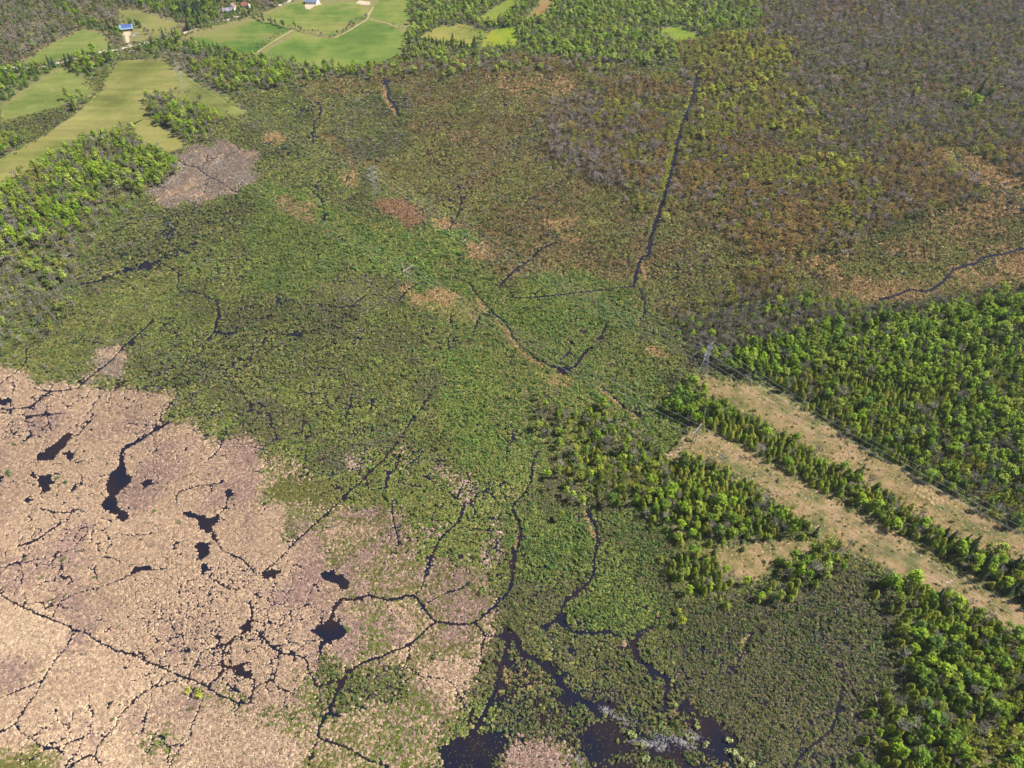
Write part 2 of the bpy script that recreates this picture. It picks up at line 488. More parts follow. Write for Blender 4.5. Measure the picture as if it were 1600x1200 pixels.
B = 1e4
ZPOLY = [
    # -------- wet shrub country
    ('brownshrub', [(470, 100), (640, 105), (900, 100), (980, 200), (1010, 330), (1000, 450), (860, 460), (770, 430), (690, 350), (600, 290), (520, 240), (470, 180)]),
    ('greyshrub', [(520, 150), (640, 150), (640, 240), (560, 250), (510, 200)]),
    ('tanshrub', [(840, 345), (900, 335), (960, 350), (900, 380)]),
    ('tanshrub', [(740, 100), (880, 105), (900, 150), (800, 150)]),
    ('barebrown', [(850, 160), (960, 150), (1000, 220), (990, 300), (900, 280), (850, 230)]),
    ('olive', [(380, 130), (480, 160), (520, 240), (480, 280), (400, 230), (370, 180)]),
    ('green', [(380, 290), (470, 300), (600, 360), (740, 360), (760, 440), (830, 540), (900, 590), (1060, 620), (1050, 700), (960, 720), (870, 660), (820, 600), (740, 560), (690, 500), (600, 440), (500, 380), (380, 340)]),
    ('smooth', [(390, 350), (470, 345), (545, 390), (520, 440), (440, 470), (380, 440)]),
    ('green', [(690, 560), (800, 550), (860, 640), (870, 720), (820, 760), (740, 740), (690, 660)]),
    ('green', [(810, 430), (900, 420), (990, 460), (1000, 540), (1040, 600), (960, 600), (860, 560), (800, 500)]),
    ('greyshrub', [(480, 440), (620, 430), (640, 480), (540, 490)]),
    ('mixcrack', [(540, 700), (640, 690), (760, 760), (800, 840), (780, 900), (700, 880), (640, 880), (600, 800), (540, 790)]),
    ('wetshrub', [(220, 330), (300, 320), (400, 310), (400, 340), (360, 370), (260, 400), (230, 430), (130, 450), (150, 380)]),
    ('wetshrub', [(230, 570), (330, 550), (340, 470), (430, 460), (540, 470), (570, 520), (530, 570), (430, 600), (310, 605), (250, 610)]),
    ('leftscrub', [(-B, 400), (-60, 380), (0, 370), (110, 320), (250, 300), (150, 360), (110, 440), (120, 480), (60, 540), (0, 560), (-60, 570), (-B, 580)]),
    ('reedmix', [(400, 690), (450, 720), (540, 780), (560, 800), (470, 850), (430, 800), (400, 760)]),
    # -------- pale reed marsh
    ('reed', [(-B, 560), (-50, 575), (40, 580), (60, 605), (110, 600), (150, 610), (275, 612), (262, 660), (300, 662), (330, 690), (400, 685), (415, 740), (405, 790), (440, 800), (450, 845), (500, 830), (520, 880), (545, 900), (560, 940), (520, 1000), (500, 1060), (480, 1110), (400, 1110), (470, 1160), (480, 1260), (300, 4000), (-B, 4000)]),
    ('reedsmooth', [(-B, 900), (0, 930), (60, 962), (120, 985), (195, 1022), (262, 1046), (325, 1075), (395, 1100), (470, 1160), (480, 1260), (300, 4000), (-B, 4000)]),
    ('reedwarm', [(20, 960), (60, 965), (120, 985), (105, 1010), (85, 1040), (40, 1040), (0, 1020), (-40, 990)]),
    ('reedmix', [(0, 1165), (60, 1170), (100, 1190), (90, 1260), (-40, 1260), (-40, 1180)]),
    ('reedmix', [(210, 1160), (270, 1150), (280, 1190), (230, 1200)]),
    ('reedmix', [(300, 1080), (360, 1090), (400, 1110), (400, 1125), (360, 1120), (310, 1100)]),
    ('reedpink', [(500, 830), (560, 790), (620, 800), (650, 870), (760, 890), (795, 930), (780, 985), (750, 1040), (720, 1120), (690, 1140), (640, 1060), (560, 1040), (510, 1000), (560, 940), (545, 900)]),
    ('reedmix', [(540, 960), (620, 950), (650, 990), (600, 1020), (530, 1030)]),
    ('reedmix', [(480, 1030), (560, 1040), (650, 1060), (700, 1100), (690, 1180), (720, 1260), (480, 1260), (470, 1160), (410, 1115), (480, 1110)]),
    ('wetshrub', [(520, 1040), (560, 1040), (640, 1040), (640, 1090), (560, 1110), (510, 1110)]),
    ('reedgrey', [(248, 312), (236, 300), (258, 284), (268, 262), (262, 246), (285, 238), (300, 224), (330, 228), (352, 218), (378, 232), (404, 238), (392, 258), (402, 284), (380, 296), (372, 308), (340, 306), (318, 320), (296, 314), (278, 327)]),
    ('reedgrey', [(150, 545), (190, 540), (205, 555), (190, 592), (160, 592), (145, 570)]),
    ('reedgrey', [(118, 588), (148, 580), (135, 602)]),
    ('tan', [(640, 460), (690, 450), (745, 470), (750, 492), (735, 512), (690, 495), (650, 480)]),
    ('tan', [(612, 455), (640, 440), (640, 462)]),
    ('rust', [(575, 312), (620, 305), (652, 322), (667, 345), (630, 352), (600, 332)]),
    ('tan', [(655, 345), (690, 340), (712, 355), (680, 360)]),
    ('tan', [(725, 380), (757, 372), (768, 402), (740, 407)]),
    ('tan', [(410, 205), (450, 205), (440, 230), (415, 225)]),
    ('tan', [(530, 265), (565, 265), (560, 292), (535, 290)]),
    ('tanshrub', [(430, 310), (500, 320), (490, 350), (440, 335)]),
    ('tan', [(850, 592), (885, 580), (905, 598), (885, 612)]),
    ('tan', [(1010, 540), (1040, 543), (1045, 562), (1012, 556)]),
    ('reedpink', [(690, 870), (780, 900), (780, 960), (700, 960)]),
    ('wetgreen', [(790, 790), (850, 770), (920, 800), (1000, 800), (1040, 830), (1060, 860), (1040, 900), (1050, 950), (1030, 985), (940, 980), (880, 960), (920, 910), (860, 900), (810, 890)]),
    ('darkwater', [(790, 990), (815, 1022), (850, 1040), (880, 1075), (920, 1090), (950, 1105), (1040, 1100), (1045, 1040), (1080, 1080), (1120, 1115), (1180, 1125), (1210, 1200), (1180, 4000), (690, 4000), (690, 1180), (700, 1165), (770, 1120), (782, 1060)]),
    ('reedpink', [(800, 1150), (840, 1130), (880, 1148), (895, 1210), (880, 1300), (790, 1300), (780, 1200)]),
    ('wetshrub', [(820, 990), (960, 980), (1020, 1000), (1040, 1090), (960, 1100), (900, 1080), (850, 1030)]),
    ('wetshrub', [(800, 1060), (880, 1090), (920, 1120), (880, 1150), (800, 1140), (785, 1090)]),
    ('wetgrey', [(1040, 950), (1180, 940), (1320, 880), (1400, 920), (1400, 1000), (1420, 1080), (1380, 1140), (1360, 4000), (1210, 4000), (1200, 1190), (1120, 1110), (1050, 1050)]),
    # -------- right side wetland
    ('maple', [(900, 120), (1090, 110), (1250, 120), (1400, 240), (1450, 330), (1300, 400), (1240, 460), (1060, 500), (1010, 460), (1020, 360), (1060, 210)]),
    ('maple', [(900, 120), (1085, 112), (1050, 240), (1010, 380), (980, 300), (960, 180)]),
    ('mapleyellow', [(1080, 90), (1250, 90), (1260, 140), (1260, 210), (1100, 220), (1085, 150)]),
    ('mapleyellow', [(1150, 250), (1350, 250), (1340, 290), (1180, 300)]),
    ('brownshrub', [(1000, 340), (1120, 320), (1200, 420), (1120, 470), (1040, 500), (1000, 450)]),
    ('mapleorange', [(1080, 340), (1180, 290), (1330, 300), (1340, 350), (1270, 400), (1250, 450), (1140, 470), (1180, 400)]),
    ('farswamp', [(1180, 30), (1125, -60), (1400, -60), (B, -60), (B, 250), (1600, 250), (1420, 260), (1330, 220), (1240, 150), (1190, 90)]),
    ('barebrown', [(1240, 20), (1330, -10), (1420, -10), (1340, 35), (1280, 45)]),
    ('maple', [(1340, 230), (1600, 220), (1700, 340), (1440, 350), (1340, 290)]),
    ('tanshrub', [(1220, 405), (1320, 392), (1400, 370), (1460, 330), (1600, 300), (B, 300), (B, 455), (1600, 455), (1500, 462), (1440, 467), (1360, 474), (1300, 462), (1240, 450)]),
    ('tan', [(1330, 430), (1450, 425), (1600, 395), (B, 395), (B, 445), (1600, 445), (1450, 460), (1370, 470), (1300, 455)]),
    ('tan', [(1450, 232), (1490, 222), (1540, 250), (1600, 285), (1600, 322), (1560, 302), (1500, 275), (1470, 255)]),
    ('greywood', [(1050, 510), (1130, 490), (1240, 465), (1360, 478), (1600, 458), (B, 458), (B, 490), (1600, 490), (1400, 520), (1180, 545), (1100, 560)]),
    # -------- woods on the dry ground to the right
    ('leafwood', [(1110, 565), (1180, 535), (1400, 500), (1600, 468), (B, 468), (B, 640), (1600, 640), (1400, 620), (1250, 590), (1190, 600)]),
    ('mixwood', [(1190, 595), (1260, 575), (1400, 600), (1600, 600), (B, 600), (B, 850), (1604, 840), (1400, 725), (1205, 606)]),
    ('leafwood', [(1480, 640), (1600, 640), (B, 660), (B, 780), (1600, 790), (1530, 760), (1500, 700)]),
    ('cedarwood', [(1075, 605), (1112, 628), (1205, 672), (1340, 748), (1480, 836), (1604, 898), (2000, 1110), (2000, 1170), (1604, 950), (1512, 896), (1350, 802), (1200, 722), (1120, 678), (1088, 662)]),
    ('leafwood', [(1040, 622), (1080, 602), (1115, 625), (1110, 650), (1080, 662), (1045, 645)]),
    ('openwood', [(860, 640), (960, 660), (1020, 700), (1040, 735), (1010, 775), (950, 760), (910, 770), (880, 720), (850, 690)]),
    ('greybush', [(820, 620), (880, 640), (870, 700), (840, 700)]),
    ('greybush', [(850, 700), (900, 740), (900, 790), (850, 770)]),
    ('mixwood', [(930, 745), (980, 765), (1050, 715), (1072, 712), (1105, 725), (1180, 768), (1262, 830), (1190, 850), (1100, 850), (1050, 825), (1000, 795), (950, 790)]),
    ('cedarwood', [(1060, 712), (1100, 722), (1230, 800), (1190, 835), (1110, 790), (1060, 760)]),
    ('cedarwood', [(1040, 895), (1100, 875), (1160, 900), (1165, 920), (1100, 930), (1050, 920)]),
    ('mixwood', [(1165, 920), (1250, 880), (1300, 840), (1335, 850), (1320, 878), (1250, 925), (1180, 940)]),
    ('mixwood', [(1385, 900), (1450, 922), (1480, 938), (1604, 1002), (2000, 1190), (2000, 4000), (1345, 4000), (1365, 1200), (1380, 1130), (1425, 1080), (1395, 1000)]),
    ('leafwood', [(1440, 1040), (1540, 1060), (1530, 1100), (1450, 1090)]),
    # -------- open dry ground
    ('meadow', [(1078, 580), (1112, 588), (1203, 610), (1400, 730), (1604, 846), (2000, 1075), (2000, 1108), (1604, 896), (1480, 834), (1340, 746), (1205, 668), (1112, 624), (1082, 604)]),
    ('meadow', [(1030, 705), (1060, 690), (1090, 668), (1120, 682), (1200, 726), (1350, 806), (1512, 900), (1604, 955), (2000, 1172), (2000, 1192), (1604, 1000), (1450, 918), (1390, 895), (1330, 862), (1262, 825), (1180, 764), (1105, 720), (1062, 710), (1040, 730)]),
    ('meadow', [(1092, 860), (1160, 852), (1250, 845), (1290, 838), (1285, 852), (1230, 880), (1165, 915), (1140, 900)]),
    # -------- farmland top left
    ('leftwood', [(-B, 290), (0, 298), (60, 262), (130, 222), (190, 205), (240, 220), (285, 265), (250, 295), (150, 325), (110, 380), (0, 400), (-B, 430)]),
    ('open', [(-B, 255), (0, 250), (60, 218), (120, 180), (150, 150), (185, 95), (270, 92), (300, 120), (370, 160), (392, 182), (345, 190), (310, 170), (255, 190), (230, 185), (195, 205), (130, 224), (60, 264), (0, 300), (-B, 330)]),
    ('open', [(200, 196), (225, 185), (275, 213), (292, 228), (262, 243), (232, 232)]),
    ('leftwood', [(228, 155), (262, 150), (318, 162), (348, 195), (330, 215), (290, 222), (262, 205), (235, 185)]),
    ('darkwood', [(215, 75), (275, 60), (330, 70), (360, 88), (400, 100), (400, 115), (330, 105), (290, 98), (240, 92)]),
    ('scrubland', [(250, 86), (300, 90), (350, 100), (300, 110), (262, 100)]),
    ('leftwood', [(280, 108), (330, 105), (420, 98), (520, 108), (600, 112), (600, 122), (480, 128), (390, 150), (350, 150)]),
    ('edge', [(590, 108), (640, 98), (760, 82), (860, 80), (960, 90), (980, 110), (900, 118), (800, 112), (640, 122), (590, 124)]),
    ('palewood', [(636, -B), (1130, -B), (1190, 30), (1120, 100), (980, 100), (860, 90), (800, 85), (760, 90), (640, 100), (630, 50)]),
    ('mapleyellow', [(1040, 70), (1150, 50), (1230, 60), (1250, 110), (1080, 120)]),
    ('scrubland', [(-B, -B), (636, -B), (636, 5), (460, 0), (400, 20), (280, 55), (200, 72), (100, 96), (0, 105), (-B, 140)]),
    ('darkwood', [(-B, 110), (0, 112), (100, 104), (190, 84), (185, 100), (120, 130), (40, 160), (0, 170), (-B, 190)]),
    ('open', [(25, 150), (95, 105), (125, 118), (150, 148), (60, 180), (0, 190), (0, 170)]),
    ('leftwood', [(-B, 215), (-20, 215), (20, 218), (40, 222), (15, 245), (0, 250), (-B, 260)]),
    ('leftwood', [(98, 155), (132, 150), (135, 170), (100, 172)]),
    ('open', [(30, 102), (75, 72), (130, 45), (165, 55), (180, 78), (120, 88), (60, 104)]),
    ('darkwood', [(75, 0), (120, 18), (140, 35), (180, 48), (190, 55), (150, 50), (95, 20)]),
    ('open', [(185, 16), (215, 18), (285, 38), (290, 48), (262, 56), (215, 66), (192, 70), (190, 35)]),
    ('darkwood', [(180, 2), (215, 12), (285, 32), (300, 45), (355, 30), (350, 8), (270, 0)]),
    ('open', [(300, 52), (400, 24), (452, 3), (560, -30), (640, -30), (640, 45), (636, 60), (628, 84), (592, 106), (520, 108), (440, 98), (380, 86), (330, 72), (275, 62)]),
    ('open', [(655, 58), (688, 38), (712, 42), (712, 35), (730, 40), (762, 51), (775, 47), (806, 42), (812, 74), (745, 76), (716, 74), (660, 64)]),
    ('open', [(738, 36), (800, -4), (832, -10), (778, 34)]),
    ('open', [(822, 30), (850, -6), (872, -6), (850, 28)]),
    ('open', [(1020, 46), (1062, 42), (1098, 60), (1060, 68)]),
    ('darkwood', [(352, 10), (398, 8), (402, 22), (352, 34)]),
    ('darkwood', [(640, 62), (670, 62), (720, 74), (745, 72), (752, 58), (760, 60), (752, 78), (716, 82), (645, 74)]),
]
# zones of individual trees near the yards are placed one by one further down

# ------------------------------------------------------------------ survey: channels (photo points, width m)
CH = [
    ([(0, 928), (12, 936), (28, 945), (45, 952), (60, 962), (82, 968), (105, 978), (120, 985), (135, 988), (143, 998), (165, 1007), (195, 1022), (205, 1020), (222, 1030), (245, 1038), (262, 1046), (280, 1055), (300, 1063), (325, 1075), (350, 1088), (380, 1100), (395, 1098)], 1.3),
    ([(82, 963), (90, 945), (105, 935), (130, 923), (150, 920), (170, 912), (190, 905), (200, 900), (225, 890)], .9),
    ([(120, 985), (110, 1000), (104, 1015), (92, 1025), (80, 1042), (68, 1060), (60, 1080), (45, 1098), (30, 1120), (22, 1132), (5, 1142), (-20, 1155)], 1.1),
    ([(66, 1062), (45, 1072), (28, 1078), (15, 1086), (-10, 1093)], .9),
    ([(22, 1132), (35, 1145), (55, 1158), (60, 1166), (85, 1170), (100, 1180)], .9),
    ([(258, 1055), (250, 1067), (230, 1077), (215, 1090), (200, 1105), (188, 1118), (178, 1138), (163, 1152), (152, 1165), (148, 1180), (155, 1192)], 1.1),
    ([(148, 1180), (130, 1185), (110, 1196), (100, 1210)], 1.6),
    ([(318, 1090), (312, 1110), (300, 1135), (298, 1150), (285, 1165), (268, 1185), (262, 1205)], .9),
    ([(225, 1030), (240, 1017), (255, 1005), (275, 993), (290, 1010), (282, 1020)], .7),
    ([(264, 965), (275, 993)], .7),
    ([(325, 1075), (335, 1062), (350, 1048), (348, 1020), (355, 1005), (370, 995), (385, 985), (395, 960), (390, 940)], 1.3),
    ([(350, 1040), (370, 1045), (390, 1058), (400, 1066), (393, 1090)], 1.2),
    ([(325, 900), (345, 915), (365, 925), (380, 915), (400, 905)], .8),
    ([(400, 985), (415, 1000), (437, 1020), (450, 1024), (470, 1026), (480, 1035), (482, 1050), (490, 1062), (498, 1075)], 1.2),
    ([(437, 1020), (433, 1040), (428, 1060), (430, 1072), (445, 1078), (458, 1085)], 1.1),
    ([(428, 1062), (410, 1068), (395, 1078)], 1.2),
    ([(500, 1072), (520, 1063), (530, 1065), (545, 1050), (560, 1040), (580, 1028), (600, 1025), (620, 1015), (640, 1008), (655, 995), (665, 985), (682, 973)], 1.4),
    ([(635, 930), (650, 930), (660, 945), (668, 960), (680, 972), (700, 974), (720, 976), (742, 974), (750, 968), (765, 955), (780, 940), (795, 925), (799, 905)], 1.8),
    ([(650, 930), (660, 915), (664, 895), (668, 880)], 1.2),
    ([(742, 974), (752, 985), (758, 994), (774, 994), (790, 992)], 1.4),
    ([(757, 995), (753, 1010), (752, 1025)], 1.1),
    ([(640, 1008), (640, 1030), (632, 1042), (645, 1046), (655, 1058), (680, 1058), (695, 1060), (705, 1070), (715, 1080), (722, 1095), (730, 1110)], .9),
    ([(660, 945), (680, 935), (700, 925), (725, 918), (740, 905)], 1.0),
    ([(792, 992), (794, 1010), (790, 1020), (785, 1035), (778, 1055), (775, 1080), (765, 1100), (752, 1125), (740, 1145), (725, 1158)], 2.2),
    ([(512, 1115), (503, 1130), (497, 1148), (500, 1155), (520, 1162), (545, 1170), (560, 1180), (580, 1190), (605, 1198), (620, 1215)], 1.3),
    ([(497, 1155), (487, 1175), (482, 1195)], 1.0),
    ([(540, 1060), (535, 1070), (525, 1085), (518, 1100), (512, 1115), (530, 1120)], 2.0),
    ([(520, 950), (528, 942), (535, 935), (550, 938), (565, 933), (580, 931), (600, 940), (620, 935), (635, 930)], 1.8),
    ([(520, 965), (522, 955), (530, 940)], 2.2),
    ([(122, 680), (135, 665), (145, 655)], 1.6),
    ([(262, 662), (240, 674), (222, 686), (204, 695), (192, 703)], 3.2),
    ([(0, 640), (20, 640), (45, 637), (55, 632), (65, 620), (80, 612), (100, 610), (120, 606)], 1.8),
    ([(250, 660), (250, 648), (262, 638), (272, 625), (282, 612)], 1.0),
    ([(355, 668), (348, 690), (342, 705), (330, 715), (320, 725)], 1.1),
    ([(277, 785), (277, 770), (290, 765), (310, 758), (330, 757), (345, 755)], 1.2),
    ([(30, 853), (50, 846), (70, 835), (92, 820)], 1.8),
    ([(65, 795), (85, 800), (105, 803), (118, 795), (135, 802)], 1.0),
    ([(180, 835), (215, 837), (240, 832)], 1.0),
    ([(355, 770), (355, 790), (340, 806)], 1.2),
    ([(332, 828), (340, 850), (350, 862), (365, 868), (380, 875), (390, 885), (397, 897)], 1.2),
    ([(220, 890), (240, 890), (260, 888)], 1.1),
    ([(80, 655), (70, 640), (72, 650), (80, 672)], .9),
    ([(20, 660), (15, 675), (30, 682)], .8),
    ([(250, 410), (235, 415), (220, 420), (200, 422), (180, 428), (165, 435), (145, 442), (122, 445)], 3.6),
    ([(250, 410), (265, 400), (285, 390), (305, 380)], 1.6),
    ([(338, 470), (342, 490), (338, 505), (335, 520), (345, 522), (370, 520)], 2.0),
    ([(335, 520), (320, 535), (300, 545)], 1.4),
    ([(255, 415), (275, 422), (280, 435), (275, 450), (285, 457), (300, 455), (325, 463), (338, 472)], 1.3),
    ([(240, 500), (225, 515), (210, 528), (195, 540), (180, 557), (165, 570), (150, 582), (135, 595), (122, 608)], 2.0),
    ([(0, 600), (20, 585), (40, 570), (42, 545)], 1.4),
    ([(0, 520), (30, 515), (55, 510), (65, 495)], 1.2),
    ([(675, 608), (665, 628), (645, 655), (625, 685), (610, 705), (595, 722), (575, 742), (550, 765), (525, 790), (500, 812), (475, 835), (455, 853), (435, 875), (418, 888)], 1.5),
    ([(625, 708), (620, 730), (604, 745), (602, 765)], 1.5),
    ([(622, 752), (640, 758), (662, 762)], 1.1),
    ([(640, 725), (655, 715), (660, 700)], .9),
    ([(615, 780), (612, 810), (620, 835), (625, 850), (635, 852)], 1.1),
    ([(725, 790), (720, 812), (700, 830), (685, 845), (678, 862), (672, 880), (668, 898)], 1.6),
    ([(843, 704), (833, 718), (830, 750), (822, 768), (805, 785), (800, 795), (810, 815), (814, 835), (812, 850), (805, 870), (800, 895), (798, 915)], 1.7),
    ([(814, 840), (830, 837), (850, 839)], .9),
    ([(918, 798), (925, 815), (935, 840), (930, 860), (928, 880), (928, 900), (915, 915), (895, 930), (880, 945), (873, 965), (860, 975), (845, 980)], 1.9),
    ([(875, 960), (873, 972), (885, 982), (900, 990), (925, 990), (945, 985), (965, 994)], 1.8),
    ([(965, 1010), (985, 1012), (995, 995), (1005, 983), (1020, 980)], 1.8),
    ([(990, 1010), (995, 1030), (1010, 1040), (1025, 1052), (1040, 1060)], 2.6),
    ([(800, 992), (815, 1022), (840, 1030), (860, 1050), (880, 1075), (905, 1090), (935, 1105)], 3.2),
    ([(1042, 1060), (1042, 1090), (1038, 1110)], 2.8),
    ([(1175, 990), (1165, 1010), (1155, 1032)], 1.2),
    ([(1318, 1040), (1320, 1070), (1315, 1085), (1305, 1120), (1300, 1145), (1275, 1160), (1255, 1175), (1240, 1200)], 1.4),
    ([(1330, 1110), (1350, 1130), (1370, 1135)], 1.2),
    ([(1090, 115), (1085, 140), (1078, 165), (1070, 185), (1062, 210), (1055, 240), (1048, 275), (1040, 300), (1030, 335), (1020, 360), (1013, 395)], 3.4),
    ([(1013, 397), (1000, 405), (995, 425), (990, 447)], 2.8),
    ([(1000, 452), (1005, 465), (1008, 480), (1008, 490)], 2.2),
    ([(990, 447), (960, 450), (930, 455), (900, 457), (870, 462), (830, 465), (800, 465)], 2.0),
    ([(870, 378), (845, 390), (835, 400), (815, 415), (800, 425), (787, 440), (780, 449)], 2.6),
    ([(1130, 485), (1155, 478), (1180, 477), (1200, 472), (1240, 470)], 2.6),
    ([(1375, 468), (1400, 462), (1420, 452), (1450, 457), (1465, 447), (1482, 430), (1490, 422), (1510, 415), (1528, 410), (1535, 402), (1560, 398), (1610, 386)], 2.6),
    ([(1490, 235), (1500, 255), (1530, 275), (1560, 290), (1590, 315), (1600, 335)], 1.8),
    ([(700, 430), (720, 437), (735, 445), (745, 460), (755, 470), (770, 490), (790, 503), (805, 532), (830, 555), (850, 568), (870, 575), (882, 580)], 1.6),
    ([(880, 579), (895, 575), (905, 565), (910, 555), (920, 545)], 2.4),
    ([(950, 500), (945, 515), (938, 530)], 1.5),
    ([(940, 605), (960, 620), (980, 640), (1000, 648)], 1.3),
    ([(599, 122), (604, 132), (609, 142), (604, 153), (613, 160), (619, 168), (623, 182)], 3.6),
    ([(625, 158), (630, 157), (638, 160)], 1.6),
    ([(482, 160), (498, 160), (502, 180), (492, 190), (488, 205), (490, 225)], 2.0),
    ([(560, 144), (580, 143), (590, 148)], 1.2),
    ([(265, 245), (290, 258), (307, 262), (320, 255), (340, 245), (372, 236)], 2.0),
    ([(307, 262), (325, 275), (345, 285), (372, 302)], 1.6),
    ([(325, 242), (322, 255), (307, 262)], 1.2),
    ([(718, 300), (722, 320), (712, 340), (702, 358)], 1.8),
    ([(680, 305), (700, 312), (718, 318)], 1.4),
    ([(660, 440), (640, 450), (630, 460), (625, 470)], 1.6),
    ([(740, 520), (745, 505), (748, 495)], 1.6),
    ([(545, 480), (560, 470), (570, 462)], 1.4),
    ([(415, 520), (430, 522), (450, 523), (470, 526)], 1.6),
    ([(500, 478), (520, 480), (540, 480), (560, 478)], 1.3),
    ([(815, 310), (830, 312), (842, 305)], 1.6),
    ([(505, 340), (508, 350), (507, 320), (495, 305)], 1.4),
]
POND = [
    [(58, 711), (85, 697), (100, 680), (115, 671), (113, 685), (100, 700), (88, 712), (80, 716), (62, 717)],
    [(192, 700), (192, 725), (202, 738), (204, 748), (195, 758), (192, 765), (183, 775), (182, 785), (190, 798), (207, 803), (202, 812), (185, 808), (165, 800), (153, 792), (158, 783), (170, 775), (178, 765), (166, 756), (172, 745), (180, 735), (186, 725), (183, 712)],
    [(60, 745), (72, 740), (85, 740), (82, 755), (78, 765), (70, 772), (60, 773), (66, 762), (58, 757)],
    [(100, 705), (112, 703), (115, 718), (107, 717)],
    [(108, 770), (115, 760), (121, 755), (118, 768)], [(33, 783), (52, 775), (46, 784)],
    [(222, 755), (235, 745), (239, 755), (228, 766)], [(-10, 752), (8, 742), (5, 757)], [(-10, 622), (12, 622), (8, 631), (-10, 634)],
    [(280, 796), (300, 800), (320, 807), (346, 808), (337, 815), (335, 826), (328, 833), (314, 828), (312, 816), (300, 807), (282, 804)],
    [(332, 832), (342, 840), (340, 850), (330, 847)], [(309, 850), (325, 847), (326, 862), (319, 875), (307, 872)],
    [(318, 880), (326, 883), (322, 896), (314, 894)], [(352, 768), (366, 768), (363, 780), (355, 785)],
    [(48, 740), (55, 735), (60, 742), (52, 748)], [(135, 888), (150, 885), (152, 891), (140, 893)],
    [(518, 962), (508, 970), (495, 983), (484, 990), (498, 1000), (494, 1012), (496, 1024), (503, 1015), (515, 1003), (530, 994), (537, 985), (531, 975), (523, 968)],
    [(404, 897), (420, 889), (442, 893), (434, 901), (408, 903)], [(503, 897), (520, 894), (541, 900), (547, 916), (530, 919), (514, 911)],
    [(782, 986), (800, 984), (812, 998), (800, 1006), (786, 1004)],
    [(690, 1172), (725, 1150), (770, 1140), (795, 1150), (785, 1175), (760, 1200), (700, 1200), (695, 1215)],
    [(905, 1150), (945, 1125), (975, 1140), (965, 1175), (940, 1190), (905, 1180)],
    [(1015, 1150), (1060, 1148), (1085, 1168), (1050, 1190), (1015, 1180)], [(930, 1200), (985, 1192), (1000, 1215), (930, 1230)],
    [(1085, 1120), (1120, 1125), (1150, 1150), (1140, 1190), (1100, 1180), (1085, 1150)],
    [(925, 1092), (960, 1105), (955, 1125), (930, 1122)], [(1062, 1098), (1082, 1100), (1080, 1115), (1060, 1112)],
    [(870, 1060), (890, 1080), (910, 1098), (880, 1095)], [(868, 964), (878, 955), (884, 972), (874, 980)],
    [(218, 414), (235, 410), (238, 420), (222, 424)], [(870, 575), (885, 573), (893, 580), (882, 586), (872, 582)],
]
BANK = [  # paler strips of dredged bank, (points, width, palette)
    ([(1081, 145), (1074, 165), (1066, 186), (1058, 212), (1050, 242), (1043, 276), (1036, 300)], 4.5, 'yelgreen'),
    ([(595, 128), (602, 142), (598, 152), (606, 162), (613, 172), (619, 182)], 4.0, 'tan'),
    ([(742, 466), (752, 477), (765, 495), (785, 508), (800, 536), (826, 560), (848, 573)], 2.0, 'tan'),
    ([(1170, 990), (1159, 1010), (1149, 1034)], 1.3, 'sedge'),
    ([(913, 800), (920, 818), (929, 840)], 1.6, 'tan'),
    ([(805, 818), (808, 835), (806, 850), (799, 872)], 1.4, 'tan'),
    ([(975, 655), (1000, 655), (940, 612)], 1.5, 'tan'),
    ([(570, 412), (590, 425), (612, 430)], 1.5, 'sedgegreen'),
    ([(1000, 410), (1006, 430), (1010, 440)], 2.5, 'tan'),
]

# ------------------------------------------------------------------ rasters of the survey
X0, X1, Y0, Y1 = -980.0, 900.0, 20.0, 1330.0
ZC = 1.0
zw, zh = int((X1 - X0) / ZC), int((Y1 - Y0) / ZC)
ZR = np.zeros((zh, zw), np.uint8)


def clampg(u, v):
    """survey points far outside the picture are kept inside the modelled land"""
    v = max(v, -70.0)
    v = min(v, 1330.0)
    x, y = G(u, v)
    return (min(max(x, X0 - 5), X1 + 5), min(max(y, Y0 - 5), Y1 + 200))


def raster_poly(arr, pts, val, cell):
    p = np.array(pts)
    i0 = max(0, int((p[:, 0].min() - X0) / cell))
    i1 = min(arr.shape[1], int((p[:, 0].max() - X0) / cell) + 2)
    j0 = max(0, int((p[:, 1].min() - Y0) / cell))
    j1 = min(arr.shape[0], int((p[:, 1].max() - Y0) / cell) + 2)
    if i1 <= i0 or j1 <= j0:
        return
    xs = X0 + (np.arange(i0, i1) + .5) * cell
    ys = Y0 + (np.arange(j0, j1) + .5) * cell
    gx, gy = np.meshgrid(xs, ys)
    ins = np.zeros(gx.shape, bool)
    n = len(p)
    for k in range(n):
        xa, ya = p[k]
        xb, yb = p[(k + 1) % n]
        if ya == yb:
            continue
        c = ((ya > gy) != (yb > gy)) & (gx < (xb - xa) * (gy - ya) / (yb - ya) + xa)
        ins ^= c
    arr[j0:j1, i0:i1][ins] = val


for nm, pts in ZPOLY:
    raster_poly(ZR, [clampg(u, v) for u, v in pts], ZN.index(nm), ZC)
# dark margin all round that lies beyond the survey keeps the nearest zone
UPMASK = np.array([1 if ZP[n].get('up') else 0 for n in ZN], np.uint8)

WC = 0.5
ww, wh = int((X1 - X0) / WC), int((Y1 - Y0) / WC)
WD = np.full((wh, ww), 9.0, np.float32)          # distance to open water, negative inside
BK = np.zeros((wh, ww), np.uint8)
_rad = 12
_ox, _oy = np.meshgrid(np.arange(-_rad, _rad + 1), np.arange(-_rad, _rad + 1))
rng = np.random.default_rng(5)


def densify(pts, step):
    out = []
    for a, b in zip(pts[:-1], pts[1:]):
        n = max(1, int(np.hypot(*(b - a)) / step))
        for k in range(n):
            out.append(a + (b - a) * k / n)
    out.append(pts[-1])
    return np.array(out)


